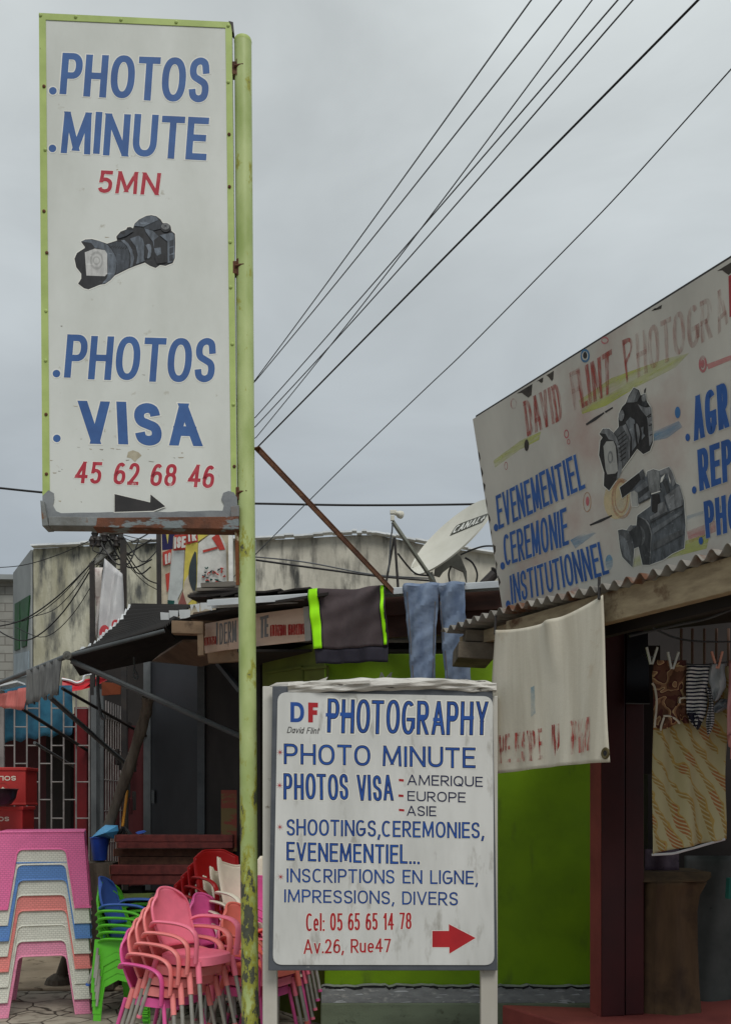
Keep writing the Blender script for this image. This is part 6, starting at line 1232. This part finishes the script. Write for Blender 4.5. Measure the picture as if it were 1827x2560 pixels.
# ------------------------------------------------------------------ chairs
def cmat(n, c, r=.42): return pmat(n + '_chair_plastic', c, tuple(x * .93 for x in c), 6, rough=r, c3=tuple(x * .84 for x in c), scale3=9, lo3=.66, hi3=.8)
M['alu'] = pmat('dull_aluminium_tube', (176, 174, 166), (150, 148, 140), 8, rough=.35, metal=.35)
SEAT, HT = .43, .84
def chair(kind, mat, legmat, name, sleeve=None):
    root = bpy.data.objects.new(name, None); COL.objects.link(root); XS = .84 if kind == 'shell' else 1.0
    # the chair faces -Y; x is its width
    bz0, bz1 = SEAT + .03, HT
    def half(v):
        if kind == 'shell': return (.19 + .02 * min(1, v * 1.8)) * (1 - (.0 if v < .5 else .34 * ((v - .5) / .5) ** 4.5))
        if kind == 'crown': return .185 + .02 * v
        if kind == 'point': return .20 - .0 * v
        return .19 + .03 * v - (.0 if v < .7 else .06 * ((v - .7) / .3) ** 2)
    def back(u, v):
        s_ = u * 2 - 1; z = bz0 + (bz1 - bz0) * v
        if kind == 'shell': z -= .05 * abs(s_) ** 2.5 * v
        if kind == 'crown': z += v * (.035 * (abs(s_) > .86) - .02 * math.cos(s_ * 3.2))
        if kind == 'point': z -= .11 * max(0, abs(s_) - .45) * v
        if kind == 'mono': z -= .06 * abs(s_) ** 3 * v
        return Vector((s_ * half(v) * XS, .185 + .10 * v + .02 * math.sin(v * 3) - .055 * s_ * s_, z))
    mb = MB(); mb.grid(back, 16, 16); mb.build('back', mat, root, smooth=True, solid=.012)
    rimp = [back(0, j / 10) for j in range(11)] + [back(i / 12, 1) for i in range(1, 13)] + [back(1, 1 - j / 10) for j in range(1, 11)]
    MB().tube([p for p in rimp], .0095, 6).build('back_rim', mat, root, smooth=True)
    n = 28; so = []
    for i in range(n):
        a = 2 * math.pi * i / n; c, s_ = math.cos(a), math.sin(a); e = .62
        so.append((.215 * XS * math.copysign(abs(c) ** e, c), -.005 + .205 * math.copysign(abs(s_) ** e, s_)))
    mb = MB(); m_ = len(so)
    rings = [[(x * .55, y * .55, SEAT - .012) for x, y in so], [(x * .93, y * .93, SEAT) for x, y in so], [(x, y, SEAT - .008) for x, y in so], [(x * 1.02, y * 1.02, SEAT - .06) for x, y in so], [(x * .98, y * .98, SEAT - .06) for x, y in so], [(x * .9, y * .9, SEAT - .02) for x, y in so]]
    vs = [p for r_ in rings for p in r_]; fs = [list(range(m_))] + [(k * m_ + i, k * m_ + (i + 1) % m_, (k + 1) * m_ + (i + 1) % m_, (k + 1) * m_ + i) for k in range(len(rings) - 1) for i in range(m_)] + [list(range(6 * m_ - 1, 5 * m_ - 1, -1))]
    mb.add(vs, fs); mb.build('seat', mat, root, smooth=True)
    for s_ in (-1, 1):
        ap = [(s_ * .20, .225, .60), (s_ * .245, .16, .635), (s_ * .265, .02, .642), (s_ * .265, -.10, .632), (s_ * .255, -.17, .60), (s_ * .245, -.19, .54), (s_ * .235, -.175, SEAT - .03)]
        MB().tube(smoothpts([(x * XS, y, z) for x, y, z in ap], 5), .024, 10, 0, (1.0, .5)).build('arm', mat, root, smooth=True)
    if kind in ('mono',):
        for s_ in (-1, 1):
            pr_ = [(-.21, SEAT - .02), (-.235, 0), (-.175, 0), (-.165, .1), (-.13, .22), (-.06, .30), (.05, .32), (.16, .26), (.175, .14), (.18, 0), (.245, 0), (.245, .18), (.235, SEAT - .02)]
            mb = MB(); mb.prism([(s_ * (.225 + .045 * (1 - z / SEAT)), y, z) for y, z in pr_], (s_ * -.006, 0, 0)); mb.build('leg', mat, root)
            MB().tube([(s_ * .262, .19, SEAT - .08), (s_ * .285, .205, .12)], .011, 8).build('steel_rod', M['alu'], root, smooth=True)
            mb = MB()
            for q in range(4): mb.box((s_ * .285, -.205, .03 + q * .035), (.02, .05, .012))
            mb.build('foot_rib', mat, root)
    else:
        for sx, sy, fx, fy in ((-1, -1, .245, -.235), (1, -1, .245, -.235), (-1, 1, .235, .315), (1, 1, .235, .315)):
            a = Vector((sx * .195 * XS, sy * .165 if sy < 0 else .185, SEAT - .03)); b = Vector((sx * fx * XS, fy, 0))
            lg = MB().tube([a, b], .0135, 10).build('leg', legmat, root, smooth=True)
            if sleeve: MB().tube([a, a.lerp(b, .33)], .019, 10).build('sleeve', mat, lg, smooth=True)
            MB().tube([a.lerp(b, .955), b], .0175, 10).build('foot', mat, lg, smooth=True)
    return root
cc = dict(pink=(242, 124, 148), salmon=(240, 140, 138), coral=(238, 124, 110), magenta=(222, 92, 156), white=(232, 224, 204), red=(156, 18, 22), green=(98, 196, 52), blue=(70, 108, 186))
cm = {k: cmat(k, v) for k, v in cc.items()}
proto = {'shell': chair('shell', cm['pink'], M['alu'], 'plastic_armchair', True), 'shellm': chair('shell', cm['magenta'], cm['magenta'], 'plastic_armchair', False), 'crown': chair('crown', cm['white'], M['alu'], 'white_armchair', True), 'point': chair('point', cm['red'], M['alu'], 'red_armchair', True), 'mono': chair('mono', cm['green'], M['alu'], 'plastic_garden_chair')}
src_col = {'shell': 'pink', 'shellm': 'magenta', 'crown': 'white', 'point': 'red', 'mono': 'green'}; used = set()
def put(kind, colr, loc, rz, label, group):
    if kind not in used and colr == src_col[kind]: o = proto[kind]; used.add(kind)
    else: o = dup(proto[kind], mats={cm[src_col[kind]].name: cm[colr]})
    o.location = loc; o.rotation_euler = (0, 0, rz); return tag(o, label, 'chair', group)
def stack(kind, x, Y, rz, cols, fwd, up, labels, group, jit=.8, seed=1):
    rj = random.Random(seed); b = P(x, 2010, Y); b.z = .004; f_ = Vector((math.sin(rz), -math.cos(rz), 0))
    for i, c in enumerate(cols):
        kk = kind
        if kind == 'shell' and i == 0: kk = 'shellm' if c == 'magenta' else 'shell'
        put(kk, c, b + f_ * fwd * i + Vector((0, 0, up * i)), rz + R(rj.uniform(-jit, jit) * 2), labels[i], group)
od = ['bottom', 'second from the bottom', 'third from the bottom', 'fourth from the bottom', 'fifth from the bottom', 'sixth from the bottom']
def labs(fmt, cols): return [fmt.format(c=c, o=od[i] if i < len(cols) - 1 else 'topmost') for i, c in enumerate(cols)]
pc_ = ['magenta', 'salmon', 'salmon', 'salmon', 'pink']
stack('shell', 409, 6.45, R(58), pc_, .072, .074, labs('{c} plastic armchair, {o} in the front stack beside the green chairs', pc_), 'stacked pink armchairs', seed=3)
pc_ = ['pink', 'magenta', 'magenta']
stack('shell', 524, 7.2, R(58), pc_, .09, .09, labs('{c} plastic armchair, {o} in the stack just behind the front pink stack', pc_), 'stacked pink armchairs', seed=5)
pc_ = ['magenta', 'pink', 'coral']
stack('shell', 640, 6.75, R(58), pc_, .03, .074, labs('{c} plastic armchair, {o} in the short stack behind the green sign pole', pc_), 'stacked pink armchairs', seed=6)
pc_ = ['magenta', 'pink', 'pink', 'magenta', 'magenta']
stack('shell', 676, 7.3, R(40), pc_, .03, .074, labs('{c} plastic armchair, {o} in the stack between green pole and board', pc_), 'stacked pink armchairs', seed=16)
pc_ = ['white'] * 6
stack('crown', 548, 7.75, R(38), pc_, .115, .078, labs('{c} crown-backed armchair, {o} in the white chair stack', pc_), 'stacked white armchairs', seed=7)
pc_ = ['red'] * 7
stack('point', 476, 8.15, R(38), pc_, .115, .08, labs('dark {c} armchair with pointed back, {o} in the red chair stack', pc_), 'stacked red armchairs', seed=8)
pc_ = ['green'] * 5
stack('mono', 344, 7.72, R(78), pc_, -.004, .055, labs('{c} plastic garden chair, {o} in the green chair stack', pc_), 'stacked green garden chairs', .5, seed=9)
put('shell', 'blue', Vector((P(338, 2010, 7.72).x, 7.72, .27)), R(84), 'single blue plastic armchair resting on the green chair stack', 'chairs on the green stack')
for (x0, y0, x1, y1, Y) in ((1200, 1172, 1375, 1010, 7.0), (1270, 1180, 1400, 1040, 7.02)):
    pass
mb = MB(); mb.tube([P(*RC(1205, 1170), 6.95), P(*RC(1420, 965), 7.05)], .014, 10); tag(mb.build('steel_tube', M['alu'], None, smooth=True, loc=P(*RC(1205, 1170), 6.95)), 'loose bright steel tube sticking out of the chair pile at the green pole', 'tube')
for (a, b_, c_, lb) in (((1500, 900), (1555, 780), (1490, 1010), 'bright steel tube leg sloping below the left edge of the notice board'),):
    p = [P(*R7(1485, 890), 6.9), P(*R7(1555, 780), 7.0)]; mb = MB(); mb.tube(p, .013, 8); mb.tube([p[0], P(*R7(1483, 1068), 6.9), Vector((P(*R7(1483, 1068), 6.9).x, 6.9, .0))], .013, 8); tag(mb.build('steel_tube', M['alu'], None, smooth=True, loc=p[0]), lb, 'tube')
# ------------------------------------------------------------------ red crates, bowl, timber, bin, broom
M['crate'] = pmat('red_crate_plastic', (178, 52, 48), (158, 44, 42), 4, rough=.45, c3=(150, 40, 36), scale3=12, lo3=.66, hi3=.75)
lt = pmat('cream_crate_lettering', (222, 214, 196), rough=.5)
def crate(x1, y0, y1, Y, label, letters, emblem):
    a, b = P(x1, y0, Y), P(x1, y1, Y); W_ = .40; h = a.z - b.z; x1w = a.x
    t_ = thing('crate', label, 'crate', (x1w - W_ / 2, Y + .15, b.z), 'red drink crates')
    mb = MB(); mb.box((x1w - W_ / 2, Y + .16, b.z + h / 2), (W_, .30, h)); mb.build('body', M['crate'], t_, bevel=.008)
    mb = MB(); mb.box((x1w - W_ / 2, Y + .16, a.z - .015), (W_ + .02, .32, .03)); mb.box((x1w - W_ / 2, Y + .16, b.z + .012), (W_ + .012, .312, .024)); mb.build('rim', M['crate'], t_, bevel=.006)
    hp = lambda x, y, o=0: P(x, y, Y + .01 - o)
    if letters: write('SOLIBRA', lambda x, y, o=0: hp(x, y, o), letters, [lt], t_, .2, lift=.004)
    if emblem:
        ex, ey = emblem; mb = MB(); o = ell(ex, ey, 15, 15, 24); i_ = ell(ex, ey, 13.6, 13.6, 24)
        mb.add([hp(*p, .004) for p in o + i_], [(k, (k + 1) % 24, (k + 1) % 24 + 24, k + 24) for k in range(24)]); mb.build('emblem', pmat('crate_emblem_red', (160, 60, 54), rough=.5), t_)
        draw(hp, [(0, [(ex - 11, ey + 2), (ex - 3, ey - 1), (ex, ey - 4), (ex + 3, ey - 1), (ex + 11, ey + 2), (ex + 4, ey + 4), (ex, ey + 9), (ex - 4, ey + 4)])], [lt], t_, 'emblem', lift=.005)
# upside-down word: the quad's top left is the photo's bottom right
crate(64, 1918, 2014, 8.5, 'red plastic drink crate upside down, upper of the two behind the bowl', ((41, 1951.5), (-52, 1951.5), (-52, 1940), (41, 1940)), (8, 1971))
crate(56, 2016, 2082, 8.3, 'red plastic drink crate upside down, lower one directly above the pink table', ((24, 2053), (-66, 2053), (-66, 2042), (24, 2042)), (-8, 2074))
tbz = P(0, 2082, 8.3).z
t = thing('trestle', 'plain wooden trestle carrying the red crates behind the stacked tables', 'trestle', (-3.05, 8.45, 0))
MB().box((-3.25, 8.47, tbz - .022), (.6, .4, .04)).build('top', M['wood'], t, bevel=.004)
for sx in (-.25, .25):
    for sy in (-.15, .15): MB().box((-3.42 + sx * .6, 8.47 + sy, (tbz - .042) / 2), (.05, .05, tbz - .042)).build('leg', M['wood'], t)
bc = P(-6, 2018, 8.22); bzr = P(0, 2016, 8.22).z
mb = MB(); mb.lathe([(.10, .0), (.15, .02), (.185, .07), (.2, .14), (.212, .146), (.208, .15), (.192, .142), (.175, .07), (.1, .015)], (bc.x, 8.12, bzr), 32)
tag(mb.build('bowl', pmat('blackened_metal_bowl', (56, 54, 54), (40, 38, 38), 5, rough=.35, metal=.4), None, smooth=True, loc=(bc.x, 8.12, bzr)), 'blackened metal bowl standing in front of the red crates', 'bowl')
M['redwood'] = pmat('red_painted_timber', (116, 54, 50), (92, 42, 40), 3, stretch=(6, .8, 6), rough=.75, bump=.1); M['rawwood'] = pmat('brown_timber', (104, 74, 58), (82, 58, 46), 3, stretch=(6, .8, 6), rough=.85)
M['endwood'] = pmat('sawn_timber_end', (150, 98, 78), (118, 74, 60), 9, rough=.9)
def tim(x0, y0, y1, Y, mat, label, dy=.12, x1=582):
    a, b = P(x0, y0, Y), P(x1, y1, Y); h = a.z - b.z; t_ = thing('timber', label, 'timber', (a.x, Y, b.z), 'stacked red timbers')
    MB().box(((a.x + b.x) / 2 + .006, Y + dy / 2, (a.z + b.z) / 2), (b.x - a.x - .012, dy, h - .002)).build('beam', mat, t_, bevel=.004)
    MB().box((a.x + .003, Y + dy / 2, (a.z + b.z) / 2), (.006, dy * .96, h * .94)).build('end', M['endwood'], t_)
tim(287, 2087, 2105, 8.5, M['redwood'], 'red painted timber, topmost of the stack, upper layer'); tim(292, 2105.6, 2121, 8.49, M['redwood'], 'red painted timber just under the topmost one')
tim(284, 2122, 2141, 8.62, M['rawwood'], 'brown timber set back, upper of the two bare ones'); tim(296, 2141.5, 2162, 8.6, M['rawwood'], 'brown timber set back, lower of the two bare ones')
tim(274, 2163, 2187, 8.47, M['redwood'], 'red painted timber with clean sawn end below the bare ones'); tim(276, 2187.6, 2212, 8.48, M['redwood'], 'red painted timber lowest of the stack')
t = thing('timber_rack', 'dark rack with peeling green board under the red timbers', 'rack', (-1.6, 8.3, 0))
zz = P(0, 2212, 8.6).z
for x in (-2.05, -1.0): MB().box((x, 8.62, (zz - .01) / 2), (.12, .14, zz - .012)).build('leg', M['dark'], t)
MB().prism([P(*R7(612, 376), 8.45), P(*R7(975, 366), 8.45), P(*R7(975, 405), 8.45), P(*R7(612, 412), 8.45)], (0, .05, 0)).build('board', pmat('peeling_green_board', (120, 138, 74), (90, 96, 70), 9, lo=.45, hi=.55, c3=(60, 56, 50), scale3=14, lo3=.56, hi3=.6), t)
MB().box((-1.5, 8.9, .45), (1.6, .1, .9)).build('back_board', M['dark'], t)
t = thing('bin', 'blue plastic bucket under crumpled light blue sheet behind the prop pole', 'bucket', P(258, 2130, 8.75))
bp = P(250, 2112, 8.75)
MB().lathe([(.06, -.14), (.085, .06), (.093, .065), (.09, .07), (.07, .06), (.055, -.13)], bp, 20).build('bucket', pmat('blue_bucket_plastic', (38, 74, 168), (30, 60, 140), 4, rough=.4), t, smooth=True)
mb = MB(); lidp = [RG(1035, 1865), RG(1120, 1780), RG(1190, 1725), RG(1330, 1730), RG(1340, 1790), RG(1290, 1880)]
cN = P(*RG(1200, 1815), 8.62)
mb.add([P(x, y, 8.72) for x, y in lidp] + [cN + Vector((0, -.05, 0))] + [P(x, y, 8.9) for x, y in lidp], [(i, (i + 1) % 6, 6) for i in range(6)] + [(i, i + 7, (i + 1) % 6 + 7, (i + 1) % 6) for i in range(6)])
mb.build('sheet', pmat('light_blue_plastic', (96, 176, 226), (74, 150, 204), 6, rough=.4), t)
zfloor = .03; MB().box((bp.x, 8.8, (bp.z - .16 + zfloor) / 2), (.3, .3, bp.z - .16 - zfloor)).build('stand', M['wood'], t)
t = thing('broom', 'broom with orange handle and black bristles standing behind the prop pole', 'broom', P(308, 2085, 8.95))
MB().tube([P(319, 1976, 9.05), P(307, 2066, 8.95)], .013, 8).build('handle', pmat('orange_handle', (232, 158, 48), rough=.45), t, smooth=True)
mb = MB(); hb_ = P(310, 2076, 8.93)
for i in range(24):
    a = random.uniform(0, 6.28); mb.tube([hb_ + Vector((0, 0, .03)), hb_ + Vector((.05 * math.cos(a), .03 * math.sin(a), -.01)), hb_ + Vector((.09 * math.cos(a), .05 * math.sin(a), -.05))], [.012, .01, .004], 5)
mb.build('bristles', M['cablk'], t)
mb = MB(); mb.prism([P(*RG(1530, 1812), 8.3), P(*RG(1600, 1800), 8.3), P(*RG(1625, 1815), 8.3), P(*RG(1560, 1830), 8.3)], (0, .1, .01)); tag(mb.build('blue_rag', pmat('blue_rag', (60, 96, 180)), None, loc=P(*RG(1530, 1812), 8.3)), 'small blue rag lying on the topmost red timber', 'rag')
mb = MB(); mb.box((P(578, 2020, 8.6).x, 8.65, 1.55), (.18, .1, .55)); tag(mb.build('red_carton', pmat('red_brown_carton', (120, 56, 44), (100, 84, 50), 3, stretch=(1, 1, 3), lo=.48, hi=.54), None, loc=P(578, 2020, 8.6)), 'red and tan carton panel leaning in the shade left of the green pole', 'carton')
